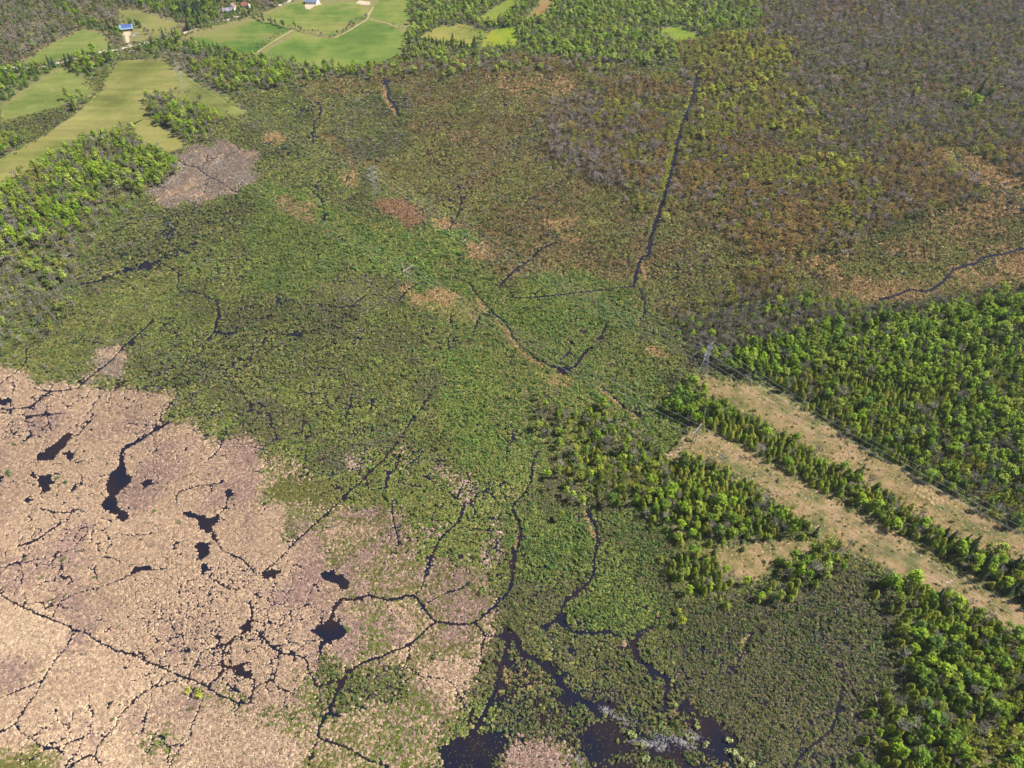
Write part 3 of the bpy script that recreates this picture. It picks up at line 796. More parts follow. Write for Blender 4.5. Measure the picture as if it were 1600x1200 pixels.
def smooth_line(p):
    """Chaikin once, so that bends are not sharp"""
    q = [p[0]]
    for a, b in zip(p[:-1], p[1:]):
        q += [a * .75 + b * .25, a * .25 + b * .75]
    q.append(p[-1])
    return np.array(q)


def stamp(pts, w, closed=False, wob=0.5, ragged=0.35):
    p = densify(pts, 0.7)
    if not closed:
        p = p + np.stack([vnoise(p[:, 0], p[:, 1], 7, 31) - .5, vnoise(p[:, 0], p[:, 1], 7, 47) - .5], 1) * 2 * wob * min(2.5, 1 + w * .4)
    wv = w * (1 + ragged * 2 * (vnoise(p[:, 0], p[:, 1], 5, 77) - .5))
    for (x, y), ww_ in zip(p, wv):
        i, j = int((x - X0) / WC), int((y - Y0) / WC)
        if i < _rad or j < _rad or i >= ww - _rad - 1 or j >= wh - _rad - 1:
            continue
        cx, cy = X0 + (i + .5) * WC - x, Y0 + (j + .5) * WC - y
        d = np.hypot(_ox * WC + cx, _oy * WC + cy) - ww_ / 2
        s = WD[j - _rad:j + _rad + 1, i - _rad:i + _rad + 1]
        np.minimum(s, d, out=s)


for pts, w in CH:
    stamp(smooth_line(Gs(pts)), w * (.80 if w < 2.5 else .85))
for pts in POND:
    q = Gs(pts)
    q = np.vstack([q, q[:1]])
    q = smooth_line(q)
    dq = densify(q, .7)
    dq = dq + np.stack([vnoise(dq[:, 0], dq[:, 1], 3.4, 11) - .5, vnoise(dq[:, 0], dq[:, 1], 3.4, 13) - .5], 1) * 6.5
    stamp(dq, 0.3, True)
    m = np.zeros((wh, ww), bool)
    raster_poly(m, dq, True, WC)
    WD[m] = np.minimum(WD[m], -0.6)
BKN = []
for k, (pts, w, pal) in enumerate(BANK):
    BKN.append(pal)
    for x, y in densify(smooth_line(Gs(pts)), .6):
        i, j = int((x - X0) / WC), int((y - Y0) / WC)
        r = int(math.ceil(w / 2 / WC))
        s = BK[j - r:j + r + 1, i - r:i + r + 1]
        yy, xx = np.ogrid[-r:r + 1, -r:r + 1]
        s[(xx * xx + yy * yy) * WC * WC <= (w / 2) ** 2] = k + 1


def zone_at(x, y, warp=4.0, dither=0.0):
    _jr = np.random.default_rng(len(np.atleast_1d(x).ravel()))
    x, y = x + _jr.normal(0, dither, x.shape), y + _jr.normal(0, dither, x.shape)
    wx = x + (vnoise(x, y, 14, 3) - .5) * 2 * warp + (vnoise(x, y, 45, 8, 2) - .5) * 2 * warp
    wy = y + (vnoise(x, y, 14, 5) - .5) * 2 * warp + (vnoise(x, y, 45, 9, 2) - .5) * 2 * warp
    i = np.clip(((wx - X0) / ZC).astype(int), 0, zw - 1)
    j = np.clip(((wy - Y0) / ZC).astype(int), 0, zh - 1)
    return ZR[j, i]


def zone_exact(x, y):
    return ZR[np.clip(((y - Y0) / ZC).astype(int), 0, zh - 1), np.clip(((x - X0) / ZC).astype(int), 0, zw - 1)]


def wdist(x, y):
    i = np.clip(((x - X0) / WC).astype(int), 0, ww - 1)
    j = np.clip(((y - Y0) / WC).astype(int), 0, wh - 1)
    return WD[j, i].astype(float), BK[j, i]


# height of the land: marsh bed below the water, dry land above it
def blur(a, n):
    for _ in range(3):
        for ax in (0, 1):
            c = np.cumsum(np.pad(a, [(n + 1, n) if k == ax else (0, 0) for k in (0, 1)], mode='edge'), axis=ax)
            if ax == 0:
                a = (c[2 * n + 1:] - c[:-2 * n - 1]) / (2 * n + 1)
            else:
                a = (c[:, 2 * n + 1:] - c[:, :-2 * n - 1]) / (2 * n + 1)
    return a


UPF = UPMASK[ZR].astype(np.float32)
UPB = blur(UPF, 3)
UPH = np.clip((UPB - 0.02) / 0.30, 0, 1)


def land_z(x, y):
    i = np.clip(((x - X0) / ZC).astype(int), 0, zw - 1)
    j = np.clip(((y - Y0) / ZC).astype(int), 0, zh - 1)
    return -0.5 + (UPZ + 0.5) * UPH[j, i]


# ------------------------------------------------------------------ setting: ground and water
def build_ground():
    # rows get wider apart with distance; the outer rim runs on to the horizon
    ys = [-2500.0, -600.0, -100.0, 20.0]
    while ys[-1] < 1320:
        ys.append(ys[-1] + 2.2 + max(0, ys[-1] - 200) * 0.0028)
    ys += [1500, 2000, 3500, 7000]
    xs = [-6000, -3000, -1600, -1200]
    xs += list(np.arange(-975, 900, 3.6)) + [1200, 1600, 3000, 6000]
    xs, ys = np.array(xs, float), np.array(ys, float)
    gx, gy = np.meshgrid(xs, ys)
    z = land_z(gx, gy)
    far = (gx < X0) | (gx > X1) | (gy < Y0) | (gy > Y1)
    z[far] = UPZ
    z[(gy <= 20.5)] = -0.5
    z[(gy < Y0) & (gx > 160)] = UPZ
    wetm = z < 0.5
    z = z + np.where(wetm, (vnoise(gx, gy, 12, 61) - .5) * .3, (vnoise(gx, gy, 22, 62) - .5) * .0)
    nx, ny = len(xs), len(ys)
    idx = np.arange(nx * ny).reshape(ny, nx)
    f = np.stack([idx[:-1, :-1], idx[:-1, 1:], idx[1:, 1:], idx[1:, :-1]], -1).reshape(-1, 4)
    me = bpy.data.meshes.new("ground")
    me.from_pydata(np.stack([gx, gy, z], -1).reshape(-1, 3).tolist(), [], f.tolist())
    cl = me.color_attributes.new("soil", 'FLOAT_COLOR', 'POINT')
    zid = zone_at(gx, gy, 2.0)
    col = np.zeros((ny, nx, 4))
    col[..., 3] = 1
    soil = {n: (.085, .075, .045) for n in ZN}
    for n in ZN:
        if not ZP[n].get('up'):
            soil[n] = (.045, .038, .026)
    for n in ('open', 'meadow'):
        soil[n] = (.13, .12, .045)
    soil['scrubland'] = (.12, .10, .055)
    soil['darkwood'] = (.10, .10, .04)
    for k, n in enumerate(ZN):
        col[zid == k, :3] = soil[n]
    col[far, :3] = (.09, .09, .045)
    cl.data.foreach_set("color", col.reshape(-1))
    me.materials.append(M_GROUND)
    me.polygons.foreach_set("use_smooth", [True] * len(me.polygons))
    o = bpy.data.objects.new("ground", me)
    COL.objects.link(o)
    tag(o, "dark peaty soil and forest floor under the marsh and woods", "ground", kind="structure")


build_ground()
wo = mesh_obj("water", [(-1500, -300, 0), (1200, -300, 0), (1200, 1330, 0), (-1500, 1330, 0)], [(0, 1, 2, 3)], M_WATER)
tag(wo, "dark still marsh water in the channels and pools", "water", kind="structure")


# ------------------------------------------------------------------ setting: fields, clearings, road
def sheet(name, pts, z, mat, label, cat, kind="structure", rag=0.0, seed=1):
    q = Gs(pts)
    q = np.vstack([q, q[:1]])
    d = densify(q, 3.0)[:-1]
    if rag:
        d = d + np.stack([vnoise(d[:, 0], d[:, 1], 9, seed) - .5, vnoise(d[:, 0], d[:, 1], 9, seed + 9) - .5], 1) * 2 * rag
    bm = bmesh.new()
    vs = [bm.verts.new((x, y, z)) for x, y in d]
    es = [bm.edges.new((vs[k], vs[(k + 1) % len(vs)])) for k in range(len(vs))]
    bmesh.ops.triangle_fill(bm, use_beauty=True, use_dissolve=False, edges=es)
    bmesh.ops.recalc_face_normals(bm, faces=bm.faces)
    if bm.faces and sum(f.normal.z for f in bm.faces) < 0:
        bmesh.ops.reverse_faces(bm, faces=bm.faces)
    me = bpy.data.meshes.new(name)
    bm.to_mesh(me)
    bm.free()
    me.materials.append(mat)
    o = bpy.data.objects.new(name, me)
    COL.objects.link(o)
    tag(o, label, cat, kind=kind)
    return o


_a1 = math.atan2(*(np.array(G(620, 45)) - np.array(G(480, 62)))[::-1])
FIELDS = [
    ([(400, 90), (452, 62), (458, 50), (478, 56), (520, 63), (540, 50), (575, 33), (600, 38), (622, 46), (634, 56), (627, 83), (592, 105), (520, 107), (440, 98)],
     ((.13, .21, .05), (.18, .24, .065), (.24, .25, .09)), .15, "large bright green hay field above the wooded marsh edge"),
    ([(300, 63), (395, 34), (402, 33), (446, 43), (453, 47), (445, 60), (400, 84), (350, 82)],
     ((.10, .19, .04), (.145, .21, .055), (.22, .22, .08)), .2, "green hay field along the pale road"),
    ([(412, 27), (455, 8), (480, 6), (500, 9), (556, 4), (577, 18), (578, 26), (545, 42), (520, 58), (480, 50), (450, 42), (420, 33)],
     ((.145, .225, .055), (.20, .24, .075), (.26, .25, .10)), .25, "yellowish green pasture below the blue roofed house"),
    ([(578, 30), (585, 12), (600, -10), (640, -20), (638, 33), (622, 43), (600, 35)],
     ((.17, .24, .06), (.22, .25, .075), (.25, .25, .09)), .12, "green field beside the pale wood at the top edge"),
    ([(657, 60), (690, 40), (708, 43), (712, 36), (728, 40), (742, 46), (766, 52), (757, 58), (744, 72), (716, 72), (690, 66)],
     ((.24, .25, .08), (.30, .27, .09), (.32, .26, .10)), .1, "small yellowish field ringed by dark hedge trees"),
    ([(748, 74), (768, 50), (795, 44), (805, 43), (809, 60), (803, 74), (770, 76)],
     ((.17, .27, .02), (.24, .30, .03), (.28, .28, .035)), .12, "vivid yellow green field at the wood edge"),
    ([(741, 34), (800, -4), (828, -8), (778, 32)], ((.20, .26, .05), (.24, .27, .06), (.26, .26, .07)), .1, "narrow yellow green strip of field in pale wood"),
    ([(826, 28), (850, -4), (868, -4), (849, 24)], ((.30, .19, .10), (.33, .21, .12), (.29, .19, .11)), .1, "small bare brown ploughed plot in the wood"),
    ([(1024, 47), (1062, 43), (1095, 60), (1060, 66)], ((.16, .25, .03), (.20, .26, .04), (.22, .25, .05)), .1, "tiny bright green glade in the far wood"),
    ([(-60, 262), (0, 250), (60, 218), (120, 180), (150, 150), (186, 98), (268, 94), (296, 124), (330, 143), (368, 162), (388, 182), (345, 188), (312, 168), (262, 152), (230, 156), (232, 184), (198, 203), (130, 222), (60, 262), (0, 298), (-60, 330)],
     ((.20, .20, .065), (.24, .225, .08), (.29, .24, .11)), .3, "long olive and straw coloured meadow beside the left wood"),
    ([(203, 197), (225, 187), (272, 213), (288, 228), (262, 241), (232, 231)],
     ((.24, .225, .075), (.30, .255, .10), (.30, .25, .11)), .2, "small straw yellow meadow near the pale reed patch"),
    ([(30, 152), (95, 108), (125, 120), (148, 146), (60, 178), (5, 188), (2, 172)],
     ((.19, .22, .07), (.22, .23, .08), (.25, .24, .10)), .2, "green meadow below the road bend"),
    ([(36, 100), (75, 74), (130, 48), (162, 57), (176, 75), (120, 86), (60, 102)],
     ((.17, .22, .06), (.20, .23, .075), (.24, .23, .09)), .2, "green meadow above the road bend"),
    ([(188, 18), (215, 20), (282, 39), (284, 47), (262, 54), (222, 56), (215, 45), (194, 46), (190, 35)],
     ((.24, .23, .09), (.28, .25, .10), (.28, .23, .12)), .2, "straw coloured meadow behind the house with solar roof"),
]
_am = math.atan2(*(np.array(G(200, 150)) - np.array(G(0, 275)))[::-1])
for k, (pts, cols, st, lab) in enumerate(FIELDS):
    a, b_, c = [(q[0] * .50, q[1] * .52, q[2] * .36) if k < 9 else (q[0] * .48, q[1] * .53, q[2] * .37) for q in cols]
    sheet("field", pts, UPZ + 0.06, field_mat("grass_field", a, b_, c, _am if k > 8 else _a1 + .1 * (k % 3), st * .6, 0.014 + 0.005 * (k % 3), 7 + k % 4), lab, "field", rag=1.2, seed=k * 3)
_ca = R(-42)
_clm = field_mat("rough_grass", (.085, .085, .03), (.14, .105, .047), (.175, .118, .066), _ca, .15, 0.075, 6.0)
CLEAR = [
    ([(1078, 583), (1112, 592), (1203, 614), (1400, 730), (1604, 846), (2000, 1075), (2000, 1110), (1604, 896), (1480, 834), (1340, 746), (1205, 668), (1112, 624), (1084, 604)],
     "straw coloured cleared strip under the lattice tower line"),
    ([(1030, 707), (1060, 690), (1090, 668), (1120, 684), (1200, 728), (1350, 808), (1512, 902), (1604, 957), (2000, 1172), (2000, 1194), (1604, 1000), (1450, 918), (1390, 895), (1330, 862), (1262, 825), (1180, 764), (1105, 720), (1062, 710), (1040, 730)],
     "straw coloured cleared strip under the wooden pole line"),
    ([(1092, 862), (1160, 852), (1250, 845), (1290, 838), (1285, 852), (1230, 880), (1165, 915), (1140, 900)],
     "small straw glade among cedars beside the lower clearing"),
]
for k, (pts, lab) in enumerate(CLEAR):
    sheet("clearing", pts, UPZ + 0.06, _clm, lab, "clearing", rag=1.5, seed=k * 5 + 2)

M_ROAD = flat_mat("gravel", (.36, .325, .275), .95, 0, .1, .3)
M_YARD = flat_mat("pale_gravel", (.33, .265, .19), .95, 0, .12, .25)
M_EARTH = flat_mat("track_earth", (.26, .20, .11), .95, 0, .2, .3)


def ribbon(name, pts, w, z, mat, label, cat):
    p = densify(smooth_line(smooth_line(Gs(pts))), 4.0)
    t = np.gradient(p, axis=0)
    t /= np.linalg.norm(t, axis=1)[:, None]
    n = np.stack([-t[:, 1], t[:, 0]], 1)
    v = []
    for a, b in zip(p, n):
        v += [(*(a - b * w / 2), z), (*(a + b * w / 2), z)]
    f = [(2 * k, 2 * k + 1, 2 * k + 3, 2 * k + 2)[::-1] for k in range(len(p) - 1)]
    o = mesh_obj(name, v, f, mat)
    return tag(o, label, cat, kind="structure")


ribbon("road", [(-80, 112), (0, 107), (30, 108), (60, 107), (95, 99), (120, 92), (160, 82), (185, 79), (205, 73), (240, 65), (270, 58), (300, 50), (330, 40), (352, 33), (380, 25), (400, 20), (425, 12), (450, 4), (480, -6)], 6.5, UPZ + .12, M_ROAD,
       "pale gravel country road past the houses", "road")
ribbon("driveway", [(201, 74), (200, 66), (199, 58), (197, 51)], 4.5, UPZ + .16, M_YARD, "short pale driveway up to the solar roofed house", "driveway")
ribbon("path", [(402, 83), (425, 68), (448, 54), (458, 48)], 1.8, UPZ + .12, M_EARTH, "sandy farm track along the hedge between two green fields", "path")
ribbon("path", [(524, 60), (545, 50), (560, 40), (574, 32), (576, 24), (584, 12)], 2.0, UPZ + .12, M_EARTH, "sandy farm track climbing past the hedge to the gravel pad", "path")
ribbon("path", [(578, 31), (600, 36), (622, 43)], 1.5, UPZ + .12, M_EARTH, "short sandy track along the upper field edge", "path")
sheet("yard", [(556, 6), (562, 2), (578, 4), (579, 9), (566, 9)], UPZ + .14, M_YARD, "pale gravel pad at the top of the pasture", "yard")
sheet("yard", [(476, 10), (485, 4), (499, 4), (503, 8), (492, 11), (484, 16), (478, 15)], UPZ + .14, M_YARD, "pale gravel yard before the blue roofed house", "yard")
sheet("yard", [(192, 56), (194, 50), (204, 49), (205, 56), (200, 58)], UPZ + .14, M_YARD, "pale gravel yard before the solar roofed house", "yard")

# ------------------------------------------------------------------ plant shapes (built once, shared by all plants of a kind)
class PM:
    """plant mesh: triangles and quads with a material index"""

    def __init__(self, seed):
        self.r = random.Random(seed)
        self.v, self.f, self.m = [], [], []

    def quad(self, c, n, sx, sy, mi, roll=None):
        n = Vector(n).normalized()
        p = n.orthogonal().normalized()
        a = self.r.uniform(0, 6.283) if roll is None else roll
        q = n.cross(p)
        p, q = p * math.cos(a) + q * math.sin(a), q * math.cos(a) - p * math.sin(a)
        k = len(self.v)
        c = Vector(c)
        j = lambda: self.r.uniform(.65, 1.25)
        for sa, sb in ((-1, -.55), (.35, -1), (1, .5), (-.4, 1)):
            self.v.append(tuple(c + p * sx * sa * j() + q * sy * sb * j()))
        self.f.append((k, k + 1, k + 2, k + 3))
        self.m.append(mi)

    def tri(self, a, b, w, mi):
        """a thin tapering blade from a to b"""
        a, b = Vector(a), Vector(b)
        s = (b - a).cross(Vector((self.r.uniform(-1, 1), self.r.uniform(-1, 1), self.r.uniform(-1, 1))))
        if s.length < 1e-6:
            s = Vector((1, 0, 0))
        s = s.normalized() * w
        k = len(self.v)
        self.v += [tuple(a - s), tuple(a + s), tuple(b)]
        self.f.append((k, k + 1, k + 2))
        self.m.append(mi)

    def limb(self, pts, rads, mi, seg=5):
        rings = []
        for i, (p, r) in enumerate(zip(pts, rads)):
            p = Vector(p)
            d = (Vector(pts[min(i + 1, len(pts) - 1)]) - Vector(pts[max(i - 1, 0)])).normalized()
            a = d.orthogonal().normalized()
            b = d.cross(a)
            k = len(self.v)
            for s in range(seg):
                an = 6.28318 * s / seg
                self.v.append(tuple(p + (a * math.cos(an) + b * math.sin(an)) * r))
            rings.append(k)
        for k0, k1 in zip(rings[:-1], rings[1:]):
            for s in range(seg):
                s2 = (s + 1) % seg
                self.f.append((k0 + s, k0 + s2, k1 + s2, k1 + s))
                self.m.append(mi)

    def mesh(self, name, mats):
        me = bpy.data.meshes.new(name)
        me.from_pydata(self.v, [], self.f)
        for m in mats:
            me.materials.append(m)
        me.polygons.foreach_set("material_index", self.m)
        me.update()
        return me


def rdir(r, zmin=-1.0):
    while True:
        z = r.uniform(zmin, 1)
        a = r.uniform(0, 6.28318)
        s = math.sqrt(max(0, 1 - z * z))
        return Vector((s * math.cos(a), s * math.sin(a), z))


def leafy_parts(seed):
    """broad-leaved tree 10 m tall: trunk with limbs, crown of leaf clumps in uneven lobes"""
    r = random.Random(seed)
    t = PM(seed)
    lean = Vector((r.uniform(-.3, .3), r.uniform(-.3, .3), 0))
    t.limb([(0, 0, -.3), lean * .3 + Vector((0, 0, 2)), lean * .7 + Vector((0, 0, 5)), lean + Vector((0, 0, 8))], [.24, .18, .12, .04], 0, 6)
    lobes = []
    for k in range(8):
        a = 6.28318 * k / 8 + r.uniform(-.5, .5)
        z = r.uniform(3.6, 8.0)
        d = r.uniform(.7, 1.55) * (1.15 - abs(z - 5.4) / 6)
        lobes.append((Vector((d * math.cos(a), d * math.sin(a), z)), r.uniform(.85, 1.35)))
    lobes.append((lean + Vector((0, 0, 8.6)), 1.05))
    lobes.append((lean * .5 + Vector((0, 0, 6.2)), 1.5))
    for c, s in lobes[:8]:
        b = lean * .5 + Vector((0, 0, c.z * .55))
        t.limb([b, (b + c) / 2 + Vector((0, 0, .2)), c], [.09, .06, .025], 0, 4)
    cr = PM(seed + 50)
    for c, s in lobes:
        for _ in range(30):
            d = rdir(r, -.5)
            rad = s * r.uniform(.55, 1.08)
            p = c + Vector((d.x * rad, d.y * rad, d.z * rad * 1.1))
            cr.quad(p, d + Vector((r.uniform(-.7, .7), r.uniform(-.7, .7), r.uniform(-.2, .9))), r.uniform(.20, .40), r.uniform(.18, .36), 0)
    return t.mesh("tree_trunk", [M_BARK]), cr.mesh("tree_crown", [M_LEAF])


def cedar_parts(seed, spire=False):
    """white cedar: dense blunt cone of foliage sprays nearly to the ground; spire = slim dark spruce"""
    r = random.Random(seed)
    t = PM(seed)
    t.limb([(0, 0, -.3), (0, 0, 4), (0, 0, 9.4)], [.2, .13, .03], 0, 5)
    cr = PM(seed + 50)
    n = 300
    R0 = (1.45 if spire else 2.0) * r.uniform(.9, 1.12)
    bul = [(r.uniform(0, 6.28), r.uniform(1.5, 8), r.uniform(.1, .4)) for _ in range(7)]
    for k in range(n):
        u = (k + r.random()) / n
        z = .5 + 9.6 * (1 - (1 - u) ** .62) if not spire else .5 + 9.8 * (1 - (1 - u) ** .55)
        f = z / 10.2
        prof = (1 - f) ** (.95 if spire else .48) * (min(1, f * 6 + .3))
        a = r.uniform(0, 6.28318)
        bump = 1.0
        for ba, bz, bs in bul:
            da = math.cos(a - ba)
            if da > .5 and abs(z - bz) < 1.3:
                bump += bs * (da - .5) * 2
        tier = (1 + .22 * math.sin(z * 6.0)) if spire else 1
        rad = R0 * prof * bump * tier * r.uniform(.72, 1.05)
        p = Vector((rad * math.cos(a), rad * math.sin(a), z))
        nrm = Vector((math.cos(a), math.sin(a), .45 + .4 * f)) + Vector((r.uniform(-.6, .6), r.uniform(-.6, .6), r.uniform(-.4, .5)))
        cr.quad(p, nrm, r.uniform(.22, .42), r.uniform(.2, .4) * (1.15 if not spire else 1), 0)
    for _ in range(26 if spire else 6):
        cr.tri((0, 0, 8.2 + r.random()), (r.uniform(-.4, .4), r.uniform(-.4, .4), 9.2 + r.random() * .9), .16, 0)
    return t.mesh("tree_trunk", [M_BARK]), cr.mesh("tree_crown", [M_LEAF])


def branch_set(t, r, n, mi, h=10.0, spread=1.7, base=.32):
    ends = []
    for k in range(n):
        a = 2.39996 * k + r.uniform(-.4, .4)
        z0 = h * r.uniform(base, .78)
        ln = spread * r.uniform(.7, 1.15) * (1.25 - z0 / h * .55)
        b = Vector((0, 0, z0))
        e = Vector((math.cos(a) * ln, math.sin(a) * ln, min(h, z0 + ln * r.uniform(.9, 1.5))))
        mid = (b + e) / 2 + Vector((math.cos(a), math.sin(a), 0)) * .18
        t.limb([b, mid, e], [.06, .04, .018], mi, 3)
        ends.append((mid, e))
    return ends


def bare_parts(seed):
    """leafless tree: trunk, ascending limbs and a haze of fine twigs as crown"""
    r = random.Random(seed)
    t = PM(seed)
    t.limb([(0, 0, -.3), (r.uniform(-.1, .1), 0, 4), (0, r.uniform(-.2, .2), 9.6)], [.17, .12, .025], 0, 5)
    ends = branch_set(t, r, 11, 0)
    cr = PM(seed + 50)
    for mid, e in ends + [(Vector((0, 0, 7)), Vector((0, 0, 9.6)))]:
        for _ in range(24):
            p = mid.lerp(e, r.uniform(.1, 1.1))
            d = (rdir(r, -.15) + Vector((0, 0, .5))).normalized()
            cr.tri(p, p + d * r.uniform(.6, 1.25), r.uniform(.05, .10), 0)
    return t.mesh("tree_trunk", [M_BARKG]), cr.mesh("tree_crown", [M_TWIG])


def bud_parts(seed):
    """swamp maple in bud: limbs and twigs with a thin veil of small leaves"""
    r = random.Random(seed)
    t = PM(seed)
    t.limb([(0, 0, -.3), (r.uniform(-.1, .1), 0, 4), (0, 0, 9.4)], [.17, .11, .03], 0, 5)
    ends = branch_set(t, r, 10, 0, spread=1.6)
    cr = PM(seed + 50)
    for mid, e in ends + [(Vector((0, 0, 7.5)), Vector((0, 0, 9.6)))]:
        for _ in range(7):
            p = mid.lerp(e, r.uniform(.2, 1.1))
            cr.tri(p, p + (rdir(r, 0) + Vector((0, 0, .4))) * r.uniform(.5, .9), .05, 0)
        for _ in range(15):
            p = mid.lerp(e, r.uniform(.25, 1.15)) + rdir(r) * r.uniform(.1, .65)
            cr.quad(p, rdir(r, 0), r.uniform(.18, .34), r.uniform(.15, .30), 0)
    return t.mesh("tree_trunk", [M_BARKG]), cr.mesh("tree_crown", [M_LEAF])


def shrub_mesh(seed, twiggy=False):
    """multi-stemmed shrub, radius about 1, 1.4 tall"""
    r = random.Random(seed)
    s = PM(seed)
    lob = [(Vector((r.uniform(-.75, .75), r.uniform(-.6, .6), r.uniform(.3, .85))), r.uniform(.28, .58)) for _ in range(6)]
    for c, w in lob:
        for _ in range(3):
            s.tri((c.x * .2, c.y * .2, -.1), tuple(c + rdir(r, 0) * w), .03, 1)
    if twiggy:
        for c, w in lob:
            for _ in range(22):
                p = Vector((c.x * .5, c.y * .5, r.uniform(.1, .6)))
                s.tri(p, c + rdir(r, -.1) * w * r.uniform(.8, 1.3), .045, 0)
            for _ in range(6):
                d = rdir(r, 0)
                s.quad(c + d * w, d, .10, .10, 0)
    else:
        for c, w in lob:
            for _ in range(18):
                d = rdir(r, -.35)
                s.quad(c + d * w * r.uniform(.6, 1.1), d + Vector((0, 0, .3)) + rdir(r) * .5, r.uniform(.10, .19), r.uniform(.09, .18), 0)
    return s.mesh("shrub", [M_LEAF if not twiggy else M_TWIG, M_BARK])


def mat_mesh(seed, blades, bl):
    """a mat of low growth, radius 1: uneven mound with standing blades"""
    r = random.Random(seed)
    s = PM(seed)
    seg = 9
    ph = [r.uniform(.72, 1.15) for _ in range(seg)]
    ring = []
    s.v.append((0, 0, .24 + r.uniform(-.08, .12)))
    for lv, (rr, hh) in enumerate(((.55, .2), (1.0, .0))):
        k = len(s.v)
        for a in range(seg):
            an = 6.28318 * (a + .5 * lv) / seg
            q = rr * (ph[a] if lv else r.uniform(.8, 1.15))
            s.v.append((q * math.cos(an), q * math.sin(an), hh + (r.uniform(-.14, .14) if not lv else -.06)))
        ring.append(k)
    for a in range(seg):
        b = (a + 1) % seg
        s.f.append((0, ring[0] + a, ring[0] + b))
        s.f.append((ring[0] + a, ring[1] + a, ring[0] + b))
        s.f.append((ring[0] + b, ring[1] + a, ring[1] + b))
        s.m += [0, 0, 0]
    for _ in range(blades):
        a, d = r.uniform(0, 6.28318), math.sqrt(r.random()) * .95
        x, y = d * math.cos(a), d * math.sin(a)
        z = .28 * (1 - d * d)
        s.tri((x, y, z), (x + r.uniform(-.35, .35), y + r.uniform(-.35, .35), z + bl * r.uniform(.5, 1.1)), .045, 0)
    return s.mesh("mat", [M_REED])


def stalk_mesh(seed):
    """loose bleached stalks lying on the water"""
    r = random.Random(seed)
    s = PM(seed)
    for _ in range(9):
        p = Vector((r.uniform(-.8, .8), r.uniform(-.8, .8), r.uniform(0, .12)))
        a = r.uniform(0, 6.28)
        s.tri(p, p + Vector((math.cos(a), math.sin(a), r.uniform(-.05, .25))) * r.uniform(.4, 1.0), .06, 0)
    return s.mesh("stalks", [M_REED])


PARTS = {
    'leafy': [leafy_parts(100 + k) for k in range(5)],
    'cedar': [cedar_parts(200 + k) for k in range(5)],
    'spruce': [cedar_parts(300 + k, True) for k in range(3)],
    'bare': [bare_parts(400 + k) for k in range(4)],
    'bud': [bud_parts(500 + k) for k in range(4)],
}


def proto_collection(name, meshes):
    """shapes kept outside the scene, drawn only through the masses of plants below"""
    c = bpy.data.collections.new(name)
    for k, parts in enumerate(meshes):
        if isinstance(parts, tuple):
            bm = bmesh.new()
            mats = []
            for me in parts:
                n0 = len(bm.faces)
                bm.from_mesh(me)
                bm.faces.ensure_lookup_table()
                for f in bm.faces[n0:]:
                    f.material_index = len(mats)
                mats.append(me.materials[0])
            me = bpy.data.meshes.new(name)
            bm.to_mesh(me)
            bm.free()
            for m in mats:
                me.materials.append(m)
        else:
            me = parts
        o = bpy.data.objects.new("%s_%02d" % (name, k), me)
        c.objects.link(o)
    return c


def gn_group(name, col):
    g = bpy.data.node_groups.new(name, 'GeometryNodeTree')
    g.interface.new_socket("Geometry", in_out='INPUT', socket_type='NodeSocketGeometry')
    g.interface.new_socket("Geometry", in_out='OUTPUT', socket_type='NodeSocketGeometry')
    N, L = g.nodes, g.links
    gi, go = N.new("NodeGroupInput"), N.new("NodeGroupOutput")
    ip = N.new("GeometryNodeInstanceOnPoints")
    ci = N.new("GeometryNodeCollectionInfo")
    ci.inputs["Collection"].default_value = col
    ci.inputs["Separate Children"].default_value = True
    ci.inputs["Reset Children"].default_value = True

    def att(n, t):
        a = N.new("GeometryNodeInputNamedAttribute")
        a.data_type = t
        a.inputs["Name"].default_value = n
        return a.outputs["Attribute"]
    L.new(gi.outputs[0], ip.inputs["Points"])
    L.new(ci.outputs[0], ip.inputs["Instance"])
    ip.inputs["Pick Instance"].default_value = True
    L.new(att("pid", 'INT'), ip.inputs["Instance Index"])
    L.new(att("rot", 'FLOAT_VECTOR'), ip.inputs["Rotation"])
    L.new(att("scl", 'FLOAT_VECTOR'), ip.inputs["Scale"])
    L.new(ip.outputs[0], go.inputs[0])
    return g


def mass(name, colname, protos, P, rot, scl, pid, tint, label, cat):
    """a mass of plants nobody could count"""
    n = len(P)
    if n == 0:
        return None
    me = bpy.data.meshes.new(name)
    me.vertices.add(n)
    me.vertices.foreach_set("co", np.asarray(P, np.float32).reshape(-1))
    a = me.attributes.new("pid", 'INT', 'POINT')
    a.data.foreach_set("value", np.asarray(pid, np.int32))
    a = me.attributes.new("rot", 'FLOAT_VECTOR', 'POINT')
    a.data.foreach_set("vector", np.asarray(rot, np.float32).reshape(-1))
    a = me.attributes.new("scl", 'FLOAT_VECTOR', 'POINT')
    a.data.foreach_set("vector", np.asarray(scl, np.float32).reshape(-1))
    a = me.attributes.new("tint", 'FLOAT_COLOR', 'POINT')
    t4 = np.ones((n, 4), np.float32)
    t4[:, :3] = tint
    a.data.foreach_set("color", t4.reshape(-1))
    o = bpy.data.objects.new(name, me)
    COL.objects.link(o)
    md = o.modifiers.new("plants", 'NODES')
    md.node_group = gn_group(name, proto_collection(colname, protos))
    tag(o, label, cat, kind="stuff")
    return o


# ------------------------------------------------------------------ scatter
BANDS = [(40, 270, 1.0), (270, 430, 1.28), (430, 700, 1.75), (700, 1300, 2.45)]


